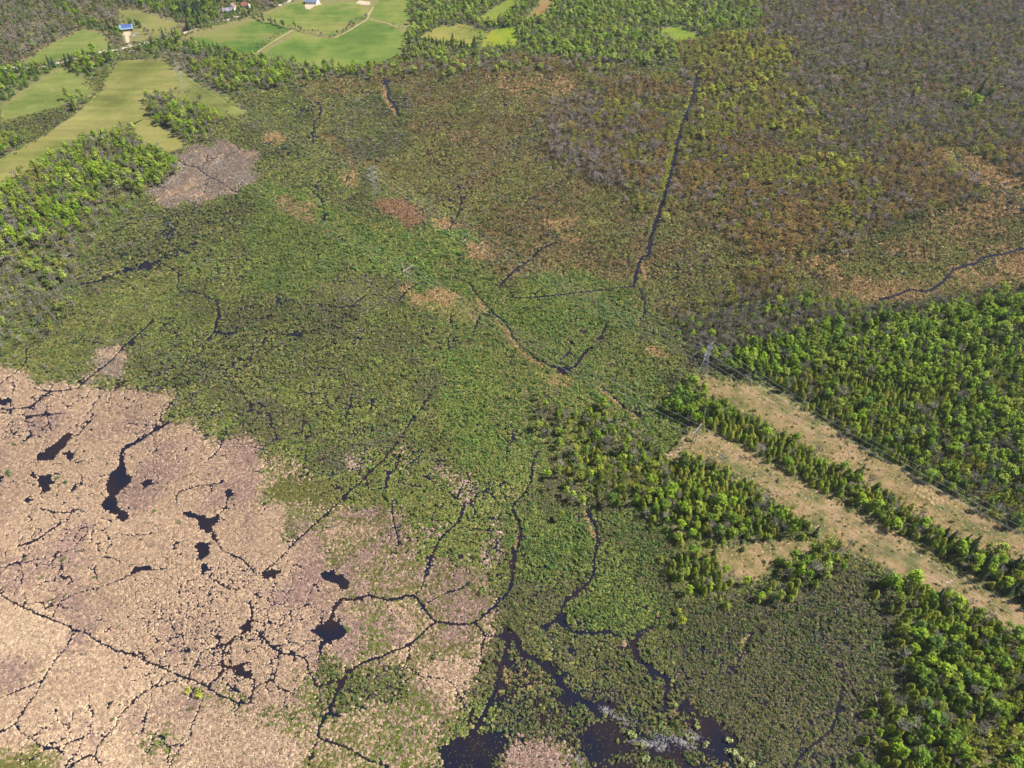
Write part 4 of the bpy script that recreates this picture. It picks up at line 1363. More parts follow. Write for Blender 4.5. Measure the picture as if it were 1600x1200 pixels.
def jgrid(s, seed, k_band):
    """jittered points, wider apart with distance, over the land the picture shows plus a margin"""
    r = np.random.default_rng(seed)
    P, S = [], []
    for (ya, yb, k) in BANDS:
        st = s * k * k_band if k > 1 else s
        ys = np.arange(max(ya, 62), min(yb, 1120), st)
        for_half = 0
        gx, gy = np.meshgrid(np.arange(-830, 830, st), ys)
        gx = gx + r.uniform(-.5, .5, gx.shape) * st
        gy = gy + r.uniform(-.5, .5, gy.shape) * st
        gx, gy = gx.ravel(), gy.ravel()
        u, v, d = project(gx, gy)
        m = (u > -110) & (u < 1710) & (v < 1290) & (v > -45)
        P.append(np.stack([gx[m], gy[m]], 1))
        S.append(np.full(m.sum(), st))
    return np.vstack(P), np.concatenate(S)


def pick_palette(names, n, x, y, r, nz=26.0):
    """colour patches: neighbours tend to share a palette"""
    w = vnoise(x, y, nz, 91, 3)
    w = np.clip((w - .25) / .5 + r.normal(0, .16, n), 0, .999)
    k = (w * len(names)).astype(int)
    out = np.zeros((n, 3))
    for q, nm in enumerate(names):
        pal = np.array(PAL[nm])
        m = k == q
        out[m] = pal[r.integers(0, len(pal), m.sum())]
    return out


def weighted(sp, n, r, noise=None, mixed=.45):
    names = [a for a, _ in sp]
    cw = np.cumsum([b for _, b in sp])
    cw = cw / cw[-1]
    q = r.random(n) if noise is None else np.where(r.random(n) < mixed, r.random(n), np.clip(.5 + (noise - .5) * 2.0 + r.normal(0, .25, n), 0, .999))
    return names, np.searchsorted(cw, q)


def wetness(x, y, zid):
    """distance to any gap of open water, from channels, trails between mats and open spots"""
    wd, bk = wdist(x, y)
    wx = x + (vnoise(x, y, 6, 21) - .5) * 5
    wy = y + (vnoise(x, y, 6, 22) - .5) * 5
    c1 = crack_field(wx, wy, 21.0, 4)
    c2 = crack_field(wx, wy, 7.5, 14)
    c3 = crack_field(x + (vnoise(x, y, 1.6, 23, 1) - .5) * 1.2, y, 3.1, 24)
    crk = np.array([ZP[n]['crack'] for n in ZN])[zid]
    wet = np.array([ZP[n]['wet'] for n in ZN])[zid]
    g1 = vnoise(x, y, 38, 71, 3)
    g2 = vnoise(x, y, 20, 72, 3)
    g3 = vnoise(x, y, 44, 75, 3)
    d = wd
    d = np.where(g1 < .24 + .34 * crk, np.minimum(d, c1 - .15), d)
    d = np.where(g2 < .20 + .36 * crk, np.minimum(d, c2 - .10), d)
    near = np.array([n.startswith('reed') or n in ('mixcrack', 'wetshrub', 'wetgrey') for n in ZN])[zid] & (y < 420)
    d = np.where((g3 < .06 + .44 * crk) & near, np.minimum(d, c3 - .01 + np.maximum(0, g3 - .44 * crk + .06) * 2.2), d)
    sp = vnoise(x, y, 5.5, 73, 2)
    big = vnoise(x, y, 30, 74, 2)
    thr = wet * .46 + (big - .5) * .26 * (wet > .02) + .12 * np.clip(1 - wd / 4.5, 0, 1) * (wet > .02)
    d = np.where(sp < thr, np.minimum(d, (sp - thr) * 3), d)
    return d, bk


def scatter_mats():
    for want_reed, s0, sd0 in ((True, .80, 11), (False, 1.0, 13)):
        P, S = jgrid(s0, sd0, 1.0)
        r = np.random.default_rng(sd0 + 1)
        x, y = P[:, 0], P[:, 1]
        zid = zone_at(x, y, 4.5, 2.2)
        isr = np.array([n.startswith('reed') for n in ZN])[zid]
        m = isr == want_reed
        x, y, S, zid = [q[m] for q in (x, y, S, zid)]
        md = np.array([ZP[n]['md'] for n in ZN])[zid]
        up = UPMASK[zid] == 1
        d, bk = wetness(x, y, zid)
        keep = (r.random(len(x)) < md) & (d > .10) & ~up
        keep |= (bk > 0) & (d > .05)
        pool = (zid == ZN.index('darkwater')) & (d <= .10) & (wdist(x, y)[0] < 9) & (r.random(len(x)) < .30 * (vnoise(x, y, 9, 83, 3) > .46))
        keep |= pool
        x, y, S, zid, d, bk = [q[keep] for q in (x, y, S, zid, d, bk)]
        n = len(x)
        rad = S * (r.uniform(.75, 1.2, n) if want_reed else r.uniform(.65, 1.1, n))
        rad = np.minimum(rad, np.maximum(d * 1.15 + .2, .32) * r.uniform(.85, 1.3, n))
        tint = np.zeros((n, 3))
        for k, nm in enumerate(ZN):
            m = zid == k
            if m.any():
                tint[m] = pick_palette(ZP[nm]['mat'], m.sum(), x[m], y[m], r)
        for b, pal in enumerate(BKN):
            m = bk == b + 1
            if m.any():
                p = np.array(PAL[pal]) * (.7 if pal == 'yelgreen' else 1)
                tint[m] = p[r.integers(0, len(p), m.sum())]
        tint[d <= .10] *= .5
        tint *= ((r.uniform(.86, 1.12, n) if want_reed else r.uniform(.76, 1.2, n)) * (.80 + .40 * vnoise(x, y, 60, 33, 3)))[:, None]
        z = np.maximum(land_z(x, y), -.02)
        hs = rad * r.uniform(.6, 1.25, n)
        rot = np.stack([r.normal(0, .10, n), r.normal(0, .10, n), r.uniform(0, 6.28, n)], 1)
        scl = np.stack([rad * r.uniform(.85, 1.2, n), rad, hs], 1)
        pid = r.integers(0, 4, n)
        P3 = np.stack([x, y, z], 1)
        if want_reed:
            mass("reed_bed", "reed_clump", [mat_mesh(600 + k, 46, .95) for k in range(4)], P3, rot, scl, pid, tint,
                 "pale tan dead reed mats broken by dark channels", "reeds")
        else:
            mass("sedge_mat", "sedge_clump", [mat_mesh(620 + k, 34, .75) for k in range(4)], P3, rot, scl, pid, tint,
                 "low olive and brown sedge growing between the marsh shrubs", "sedge")
        print("mats", n)


def scatter_shrubs():
    P, S = jgrid(1.22, 21, .92)
    r = np.random.default_rng(22)
    x, y = P[:, 0], P[:, 1]
    zid = zone_at(x, y, 4.5, 2.2)
    sd = np.array([ZP[n]['sd'] for n in ZN])[zid]
    d, bk = wetness(x, y, zid)
    up = UPMASK[zid] == 1
    dens = sd * (.45 + 1.1 * vnoise(x, y, 16, 41, 3))
    wetok = np.array([n in ('darkwater', 'wetshrub') for n in ZN])[zid]
    keep = (r.random(len(x)) < dens) & (up | (d > .45) | (wetok & (d > -.25) & (wdist(x, y)[0] > .6))) & (bk == 0)
    x, y, S, zid = [q[keep] for q in (x, y, S, zid)]
    n = len(x)
    tint = np.zeros((n, 3))
    pid = r.integers(0, 5, n)
    nz = vnoise(x, y, 18, 51, 3)
    for k, nm in enumerate(ZN):
        m = np.where(zid == k)[0]
        if len(m):
            names, c = weighted(ZP[nm]['sp'], len(m), r, nz[m])
            for q, pn in enumerate(names):
                mm = m[c == q]
                pal = np.array(PAL[pn])
                tint[mm] = pal[r.integers(0, len(pal), len(mm))]
                if pn in ('grey', 'brown'):
                    pid[mm] = 5 + r.integers(0, 3, len(mm))
    tint *= (r.uniform(.75, 1.25, n) * (.75 + .5 * vnoise(x, y, 45, 34, 3)))[:, None]
    fine = vnoise(x, y, 35, 57, 3)
    sz = S * np.clip(np.exp(r.normal(-.62, .38, n)), .2, 1.25) * (.75 + .5 * fine)
    el = np.exp(r.normal(0, .28, n))
    scl = np.stack([sz * el, sz / el, np.minimum(sz, 1.7) * r.uniform(.7, 1.5, n)], 1)
    rot = np.stack([r.normal(0, .08, n), r.normal(0, .08, n), r.uniform(0, 6.28, n)], 1)
    z = np.maximum(land_z(x, y), 0)
    mass("shrub_thicket", "marsh_shrub", [shrub_mesh(640 + k) for k in range(5)] + [shrub_mesh(650 + k, True) for k in range(3)],
         np.stack([x, y, z], 1), rot, scl, pid, tint, "dense olive, green and grey willow thicket covering the marsh", "shrubs")
    print("shrubs", n)


def scatter_tufts():
    """rough grass tufts and low scrub on the two cleared strips"""
    r = np.random.default_rng(31)
    P, S = jgrid(1.5, 32, 1.0)
    x, y = P[:, 0], P[:, 1]
    zid = zone_exact(x, y)
    m = (zid == ZN.index('meadow')) & (r.random(len(x)) < .9 * np.clip((vnoise(x, y, 16, 43, 3) - .28) * 3.2, .10, 1))
    x, y = x[m], y[m]
    n = len(x)
    tint = pick_palette(['tan', 'sedgebrown', 'tan', 'sedge', 'reedpink'], n, x, y, r, 20) * r.uniform(.8, 1.15, n)[:, None]
    sz = r.uniform(.35, .95, n)
    for px, pal, k in (([(1418, 748), (1440, 750), (1485, 782), (1470, 795), (1430, 775)], 'reedwarm', 1.3), ([(1352, 850), (1385, 838), (1425, 868), (1400, 885), (1365, 880)], 'purple', .8),
                       ([(1076, 580), (1100, 578), (1112, 592), (1098, 602), (1080, 596)], 'reedgrey', 1.2)):
        mk = np.zeros((zh, zw), bool)
        raster_poly(mk, Gs(px), True, ZC)
        h = mk[np.clip(((y - Y0) / ZC).astype(int), 0, zh - 1), np.clip(((x - X0) / ZC).astype(int), 0, zw - 1)]
        pl = np.array(PAL[pal])
        tint[h] = pl[r.integers(0, len(pl), h.sum())] * (.62, .58, .42)
        sz[h] *= k * 1.25
    mass("grass_tufts", "grass_tuft", [mat_mesh(660 + k, 26, .8) for k in range(3)], np.stack([x, y, np.full(n, UPZ + .03)], 1),
         np.stack([np.zeros(n), np.zeros(n), r.uniform(0, 6.28, n)], 1), np.stack([sz, sz, sz * .7], 1), r.integers(0, 3, n), tint,
         "rough straw and brown grass tufts on the cleared strips", "grass")


scatter_mats()
scatter_shrubs()
scatter_tufts()

# white dead stalks floating near the bottom edge
_r = np.random.default_rng(77)
_pp = []
for (a, b, w, n) in (((938, 1107), (990, 1132), 8, 80), ((1025, 1138), (1085, 1166), 13, 150), ((1068, 1142), (1092, 1156), 9, 60), ((985, 1156), (1040, 1168), 8, 90), ((885, 1180), (918, 1196), 8, 60)):
    for _ in range(n):
        t = _r.random()
        _pp.append(G(a[0] + (b[0] - a[0]) * t + _r.normal(0, w * .5), a[1] + (b[1] - a[1]) * t + _r.normal(0, w * .42)))
_pp = np.array(_pp)
_n = len(_pp)
_pal = np.array(PAL['debris'])
mass("dead_stalks", "white_stalk", [stalk_mesh(670 + k) for k in range(3)], np.column_stack([_pp, np.full(_n, .02)]),
     np.column_stack([_r.normal(0, .08, _n), _r.normal(0, .08, _n), _r.uniform(0, 6.28, _n)]), np.repeat(_r.uniform(.5, 1.1, _n)[:, None], 3, 1),
     _r.integers(0, 3, _n), _pal[_r.integers(0, 3, _n)], "white bleached dead stalks floating in the dark pool", "dead stalks")


# ------------------------------------------------------------------ trees
def gather_trees():
    T = []
    r = np.random.default_rng(41)
    st0 = 3.0
    P, S = jgrid(st0, 42, .80)
    x, y = P[:, 0], P[:, 1]
    zid = zone_at(x, y, 4.0, 4.0)
    zex = zone_exact(x, y)
    d, bk = wdist(x, y)
    op = np.isin(zex, [ZN.index('open'), ZN.index('meadow')])
    ok = (~op) & (d > 1.2) & (bk == 0)
    nz = .5 + (vnoise(x, y, 34, 52, 3) - .5) * 1.35
    for k, nm in enumerate(ZN):
        tr = ZP[nm].get('trees')
        if not tr:
            continue
        m = np.where((zid == k) & ok)[0]
        tot = sum(t[1] for t in tr)
        m = m[r.random(len(m)) < tot * (1.0 if ZP[nm].get('up') else (.55 + .9 * vnoise(x[m], y[m], 30, 53, 3)))]
        names, c = weighted([(q, t[1]) for q, t in enumerate(tr)], len(m), r, nz[m], .16 if nm.startswith('maple') else .5)
        for i, q in zip(m, c):
            kind, _, pal = tr[q]
            p = PAL[pal][r.integers(0, len(PAL[pal]))]
            hgt = {'leafy': r.uniform(5.5, 13.0), 'cedar': r.uniform(4.6, 7.6), 'spruce': r.uniform(10, 14), 'bare': r.uniform(7, 11.5), 'bud': r.uniform(6.5, 10.5)}[kind]
            wid = hgt / 10 * r.uniform(.78, 1.4) * (1.0 if S[i] < 3.5 else 1.08 if S[i] < 4.5 else 1.2)
            if kind == 'cedar':
                wid = r.uniform(.68, 1.0)
            if not ZP[nm].get('up'):
                hgt *= .80
                wid *= .86 if S[i] < 3.5 else 1.12
            if nm in ('leftwood', 'darkwood'):
                hgt *= 1.05
            if nm == 'palewood':
                hgt *= .85
            b = r.uniform(.62, 1.32)
            T.append([x[i], y[i], kind, hgt, wid, (p[0] * b, p[1] * b, p[2] * b), nm])
    return T


def row(pts, step, kinds, h, pal, T, r, jit=1.5, place='hedge'):
    for x, y in densify(Gs(pts), step):
        kd = kinds[r.integers(0, len(kinds))]
        pl = PAL[pal[r.integers(0, len(pal))]]
        p = pl[r.integers(0, len(pl))]
        b = r.uniform(.75, 1.2)
        hh = h * r.uniform(.6, 1.25)
        T.append([x + r.normal(0, jit), y + r.normal(0, jit), kd, hh, hh / 10 * 1.25, (p[0] * b, p[1] * b, p[2] * b), place])


TREES = gather_trees()
_r = np.random.default_rng(45)
row([(468, 48), (480, 52), (500, 57), (520, 61)], 3.5, ['bare', 'leafy'], 5.5, ['purple', 'brown'], TREES, _r)
row([(525, 58), (535, 52), (545, 46), (560, 37), (572, 31)], 3.2, ['leafy', 'bare'], 6.5, ['tdeep', 'grey'], TREES, _r)
row([(402, 80), (420, 66), (440, 54), (455, 46)], 3.6, ['bare', 'leafy'], 5, ['purple', 'olive'], TREES, _r)
row([(400, 28), (415, 36), (430, 40), (443, 44)], 4.5, ['leafy', 'cedar'], 8, ['tdeep', 'greendull'], TREES, _r)
row([(605, 40), (615, 44), (625, 46)], 3.5, ['bare'], 5, ['purple'], TREES, _r)
row([(355, 33), (385, 24), (400, 22), (450, 6)], 9, ['bare', 'leafy'], 8, ['grey', 'tgreen'], TREES, _r, 2.5)
row([(680, 38), (700, 41), (712, 40)], 3, ['bare'], 7, ['purple'], TREES, _r)
row([(728, 42), (745, 48), (765, 52)], 3, ['bare'], 7, ['purple'], TREES, _r)
row([(640, 62), (645, 90), (632, 100)], 5, ['leafy', 'bare'], 9, ['tpale', 'olive'], TREES, _r, 3)
row([(222, 50), (232, 54), (250, 56)], 4, ['leafy', 'bare'], 6, ['tdeep', 'grey'], TREES, _r, 2.5)
row([(205, 38), (212, 40), (216, 45)], 3.5, ['cedar', 'leafy'], 8, ['tdeep', 'spruce'], TREES, _r, 1.5)
row([(186, 50), (188, 56), (192, 64)], 4, ['leafy'], 7, ['tgreen', 'tdeep'], TREES, _r, 1.2)
row([(260, 100), (275, 108), (285, 112)], 4, ['leafy', 'bare'], 7, ['tdeep', 'grey'], TREES, _r, 3)
row([(0, 245), (30, 228), (45, 216)], 5, ['leafy'], 9, ['tgreen', 'tdeep'], TREES, _r, 3)

# single trees and bushes that stand out in the picture: (u, v, kind, height, width, palette, label, category)
SINGLES = [
    (1064, 975, 'leafy', 8.5, .95, 'yelgreen', "bright yellow green tree standing alone in the marsh below the lone cedars", "tree"),
    (1060, 958, 'leafy', 5.0, .7, 'yelgreen', "small yellow green tree just above the lone marsh tree", "tree"),
    (1272, 837, 'spruce', 9.0, .9, 'spruce', "small dark spruce standing alone in the gap of the lower clearing", "tree"),
    (1462, 944, 'spruce', 13.5, 1.1, 'spruce', "tall dark spruce poking out over the lower clearing edge", "tree"),
    (1472, 842, 'spruce', 12.0, 1.0, 'spruce', "first of four dark spruces in a row on the narrow tree strip", "tree"),
    (1482, 846, 'spruce', 11.5, 1.0, 'spruce', "second of four dark spruces in a row on the narrow tree strip", "tree"),
    (1497, 856, 'spruce', 14.0, 1.15, 'spruce', "third and tallest of four dark spruces on the narrow tree strip", "tree"),
    (1508, 870, 'spruce', 13.5, 1.1, 'spruce', "last of four dark spruces in a row on the narrow tree strip", "tree"),
    (1102, 655, 'spruce', 11.0, .9, 'spruce', "dark spruce right beside the wooden pole frame", "tree"),
    (1287, 856, 'cedar', 7.5, 1.0, 'cedar', "round dark cedar on the glade, topmost of the loose group", "tree"),
    (1276, 868, 'cedar', 7.0, .95, 'cedar', "round dark cedar on the glade, second from the top of the loose group", "tree"),
    (1290, 876, 'cedar', 7.0, .95, 'cedar', "round dark cedar at the inner edge of the loose group on the glade", "tree"),
    (1248, 890, 'cedar', 6.5, .95, 'cedar', "squat cedar at the lower end of the straw glade", "tree"),
    (1215, 880, 'cedar', 5.5, .9, 'cedar', "round cedar standing apart in the middle of the straw glade", "tree"),
    (1115, 866, 'cedar', 4.5, .8, 'tdeep', "small dark cedar at the upper end of the straw glade", "tree"),
    (1160, 860, 'cedar', 4.0, .7, 'tdeep', "tiny dark cedar on the straw glade below the tree mass", "tree"),
    (1030, 707, 'leafy', 4.0, .7, 'tdeep', "small dark bush tree at the tip of the lower clearing", "tree"),
    (1064, 729, 'cedar', 8.5, 1.25, 'tdeep', "broad dark cedar at the top corner of the cedar mass below the clearing", "tree"),
    (645, 408, 'leafy', 5.5, .5, 'yelgreen', "slim golden tree behind the far wooden pole frame", "tree"),
    (700, 400, 'bud', 3.5, .6, 'rust', "small reddish bush in the green thicket", "bush"),
    (1520, 170, 'leafy', 17, 2.9, 'tgreen', "bright green tree clump alone in the grey far swamp, front one", "tree"),
    (1505, 158, 'leafy', 15, 2.6, 'yelgreen', "yellow green tree at the near side of the far swamp clump", "tree"),
    (1528, 150, 'spruce', 19, 2.4, 'spruce', "dark spruce at the back of the far swamp clump", "tree"),
    (1544, 156, 'leafy', 15, 2.4, 'tdeep', "deep green tree at the far side of the swamp clump", "tree"),
    (1428, 150, 'leafy', 12, 2.0, 'yelgreen', "single golden tree in the grey far swamp", "tree"),
    (1590, 690, 'leafy', 11, 1.25, 'orange', "orange tinted tree among green trees near the picture edge", "tree"),
    (1479, 702, 'bud', 9, .9, 'orange', "small orange tree inside the green wood", "tree"),
    (1492, 695, 'leafy', 11, 1.5, 'tgreen', "large round green tree beside the small orange tree", "tree"),
    (1540, 1075, 'leafy', 12, 1.5, 'tgreen', "large fresh green tree in the bottom corner wood", "tree"),
    (1510, 1070, 'leafy', 11.5, 1.45, 'tgreen', "broad fresh green tree inside the bottom corner cedars", "tree"),
    (1555, 1112, 'leafy', 11, 1.3, 'tgreen', "bright green tree low in the bottom corner wood", "tree"),
    (384, 24, 'leafy', 11, 1.3, 'yelgreen', "round yellow green tree beside the road below the farm roofs", "tree"),
    (462, 45, 'leafy', 9, 1.1, 'tdeep', "dark tree at the hedge corner between three fields", "tree"),
    (444, 43, 'leafy', 10, 1.2, 'tdeep', "dark round tree at the end of the field hedge", "tree"),
    (146, 84, 'leafy', 13, 2.0, 'tgreen', "large green tree beside the pale road", "tree"),
    (118, 165, 'cedar', 11, 1.5, 'tdeep', "dark tree in the middle of the long meadow", "tree"),
]
BUSHES = [  # bushes that stand singly in or beside the water: (u, v, radius m, tint, label)
    (292, 1079, 2.0, (.30, .33, .03), "bright yellow green bush on the marsh channel, upper of the pair"),
    (311, 1085, 2.4, (.28, .31, .03), "bright yellow green bush on the marsh channel, lower of the pair"),
    (945, 1122, 1.7, (.20, .23, .08), "pale bush alone in the dark pool above the white stalks"),
    (985, 1152, 2.6, (.22, .26, .08), "large pale green bush in the pool beside the white stalks"),
    (1000, 1164, 1.7, (.21, .25, .08), "small pale green bush at the edge of the white stalks"),
    (967, 1160, 1.3, (.19, .25, .06), "small green bush below the large pale one in the pool"),
    (1008, 1184, 2.3, (.22, .25, .09), "round pale bush low in the dark pool"),
    (1088, 1133, 2.0, (.22, .25, .07), "pale bush at the upper end of the white stalks"),
    (1103, 1168, 2.0, (.30, .31, .13), "whitish bush alone in the pool near the picture bottom"),
    (1138, 1160, 2.0, (.29, .31, .12), "whitish bush, first of the chain at the bottom pool"),
    (1143, 1176, 2.3, (.31, .33, .13), "whitish bush, second of the chain at the bottom pool"),
    (1152, 1186, 2.0, (.30, .32, .13), "whitish bush, third of the chain at the bottom pool"),
    (1172, 1193, 2.2, (.28, .31, .11), "whitish bush, last of the chain at the bottom pool"),
    (1053, 1101, 1.5, (.27, .26, .09), "small straw coloured bush in the narrow dark inlet"),
    (100, 755, 1.8, (.09, .16, .05), "green bush at the small pool among pale reeds"),
    (90, 748, 1.6, (.10, .17, .05), "green bush beside the twin bush at the small reed pool"),
    (15, 740, 2.2, (.09, .15, .05), "dark green bush on the reeds near the picture edge"),
    (240, 797, 1.5, (.10, .21, .03), "vivid green bush among cracked pale reeds"),
    (752, 922, 2.8, (.14, .20, .05), "green bush on the pink reeds above the hexagonal channel"),
    (1317, 1070, 1.3, (.12, .20, .03), "small green bush in the dark gap of the grey thicket"),
]


def make_tree(x, y, kind, hgt, wid, tint, name, label, cat, group, r):
    k = r.randrange(len(PARTS[kind]))
    tm, cm = PARTS[kind][k]
    zid = zone_exact(np.array([x]), np.array([y]))[0]
    z = float(max(land_z(np.array([x]), np.array([y]))[0], 0.0))
    e = empty(name, (x, y, z), r.uniform(0, 6.28))
    e.scale = (wid * r.uniform(.88, 1.14), wid, hgt / 10)
    e.rotation_euler = (r.gauss(0, .045), r.gauss(0, .045), e.rotation_euler.z)
    tag(e, label, cat, group)
    for nm, me in (("trunk", tm), ("crown", cm)):
        o = bpy.data.objects.new(nm, me)
        o.parent = e
        COL.objects.link(o)
        o["tint"] = [float(q) for q in tint]
    return e


KN = {'leafy': 'broadleaf_tree', 'cedar': 'cedar_tree', 'spruce': 'spruce_tree', 'bare': 'leafless_tree', 'bud': 'budding_tree'}
PLACE = {
    'leafwood': "in the wood behind the upper clearing", 'mixwood': "in the mixed wood", 'cedarwood': "in the narrow tree strip", 'openwood': "in the open wood left of the clearings",
    'greybush': "in the grey brush left of the open wood", 'greywood': "in the grey belt above the green wood", 'leftscrub': "in the scrub at the left edge", 'leftwood': "in the wood beside the long meadow",
    'maple': "in the brown maple swamp", 'mapleorange': "in the orange tinted swamp", 'mapleyellow': "in the yellowish swamp wood", 'farswamp': "in the grey far swamp",
    'barebrown': "in the brown brush left of the straight ditch", 'palewood': "in the pale wood beyond the marsh", 'darkwood': "in the dark belt by the road", 'scrubland': "on the scrub beyond the road",
    'edge': "on the upper marsh edge", 'hedge': "in a field hedge"}
LOOK = {'leafy': "leafy tree", 'cedar': "dense cedar", 'spruce': "dark pointed spruce", 'bare': "grey leafless tree", 'bud': "budding tree"}


def tone(t, kind):
    l = (t[0] + t[1] + t[2]) / 3
    w = []
    if l > .145:
        w.append("pale")
    elif l < .085 and kind != 'spruce':
        w.append("dark")
    if kind in ('leafy', 'cedar') and t[0] / t[1] > .88:
        w.append("yellowish")
    if kind == 'bud':
        w.append("orange" if t[0] / t[1] > 1.25 else "yellow green")
    return " ".join(w) + (" " if w else "")


def sub_place(nm, u, v):
    if nm == 'mixwood':
        if v > 895 and u > 1340:
            return "in the bottom corner wood"
        if v > 870:
            return "around the straw glade"
        if u < 1270 and v > 700:
            return "in the tree mass below the lower clearing"
        return "in the wood behind the upper clearing"
    if nm == 'cedarwood':
        if u < 1240 and v > 705 and v < 845:
            return "in the tree mass below the lower clearing"
        if v > 860 and u < 1200:
            return "in the small cedar group left of the glade"
        return "in the narrow strip between the two clearings"
    return PLACE.get(nm, "in the wood")


def plant_trees():
    rr = random.Random(9)
    used = {}
    info = []
    for t in TREES:
        u, v, d = project(t[0], t[1], UPZ)
        info.append((u, v, d))
    rest = {}
    todo = []
    for kind in PARTS:
        idx = [i for i, t in enumerate(TREES) if t[2] == kind]
        vis = [i for i in idx if -5 < info[i][0] < 1605 and -5 < info[i][1] < 1205]
        vis.sort(key=lambda i: info[i][2] / TREES[i][3])
        pick = set(vis[:270 if kind != 'spruce' else 300])
        for i in pick:
            x, y, kd, h, w, tint, nm = TREES[i]
            u, v, d = info[i]
            pl = sub_place(nm, u, v)
            size = "tall " if h > 10.2 else ("small " if h < 6.6 else "")
            shape = "broad " if w / h > .112 else ("slim " if w / h < .092 else "")
            lab = size + shape + tone(tint, kd) + LOOK[kd] + " " + pl
            todo.append((x, y, kd, h, w, tint, lab, pl, u, v))
        rest[kind] = [i for i in idx if i not in pick]
    by = {}
    for t in todo:
        by.setdefault(t[7], []).append(t)
    for pl, ts in by.items():
        us, vs = sorted(t[8] for t in ts), sorted(t[9] for t in ts)
        q = lambda a, f: a[int((len(a) - 1) * f)]
        for (x, y, kd, h, w, tint, lab, _, u, v) in ts:
            if len(ts) > 8:
                a = "upper" if v < q(vs, .25) else "lower" if v > q(vs, .75) else "middle"
                b = "left" if u < q(us, .2) else "right" if u > q(us, .8) else "inner left" if u < q(us, .5) else "inner right"
                if len(lab.split()) + len((a + " " + b).split()) + 1 <= 16:
                    lab = lab + ", " + a + " " + b + " part"
            make_tree(x, y, kd, h, w, tint, KN[kd], lab, "tree", LOOK[kd] + "s " + pl, rr)
    names = {'leafy': ("leafy_forest", "mass of fresh green broadleaf trees in the far woods", "forest"),
             'cedar': ("cedar_forest", "mass of olive green cedars behind the nearer ones", "forest"),
             'spruce': ("spruce_forest", "few dark spruces far off", "forest"),
             'bare': ("leafless_forest", "mass of grey leafless trees in the far swamp", "forest"),
             'bud': ("budding_forest", "mass of orange and yellow budding swamp trees", "forest")}
    for kind, ids in rest.items():
        n = len(ids)
        if not n:
            continue
        a = np.array([[TREES[i][0], TREES[i][1], TREES[i][3], TREES[i][4], *TREES[i][5]] for i in ids])
        z = np.maximum(land_z(a[:, 0], a[:, 1]), 0)
        r = np.random.default_rng(len(kind))
        nm, lab, cat = names[kind]
        mass(nm, "far_" + kind, PARTS[kind], np.column_stack([a[:, :2], z]), np.column_stack([np.zeros(n), np.zeros(n), r.uniform(0, 6.28, n)]),
             np.column_stack([a[:, 3], a[:, 3], a[:, 2] / 10]), r.integers(0, len(PARTS[kind]), n), a[:, 4:7], lab, cat)
        print(kind, len(ids), "far")
    for (u, v, kd, h, w, pal, lab, cat) in SINGLES:
        x, y = G(u, v, UPZ)
        make_tree(x, y, kd, h, w, PAL[pal][0], KN[kd], lab, cat, None, rr)
    sm = [shrub_mesh(700 + k) for k in range(3)]
    for k, (u, v, rad, tint, lab) in enumerate(BUSHES):
        x, y = G(u, v, 0.3)
        e = empty("bush", (x, y, 0.0), rr.uniform(0, 6))
        e.scale = (rad, rad, rad * .9)
        tag(e, lab, "bush")
        o = bpy.data.objects.new("foliage", sm[k % 3])
        o.parent = e
        o["tint"] = [float(q) for q in tint]
        COL.objects.link(o)


plant_trees()

# ------------------------------------------------------------------ power lines
M_STEEL = flat_mat("galvanised_steel", (.27, .27, .285), .6, .1, .08, .5)
M_WIRE = flat_mat("aluminium_wire", (.72, .72, .70), .6, 0, .03, .1)
M_WOOD = flat_mat("weathered_pole", (.24, .21, .19), .9, 0, .15, .6)
M_GLASS = flat_mat("porcelain", (.30, .22, .18), .35, 0, .05, 1.)


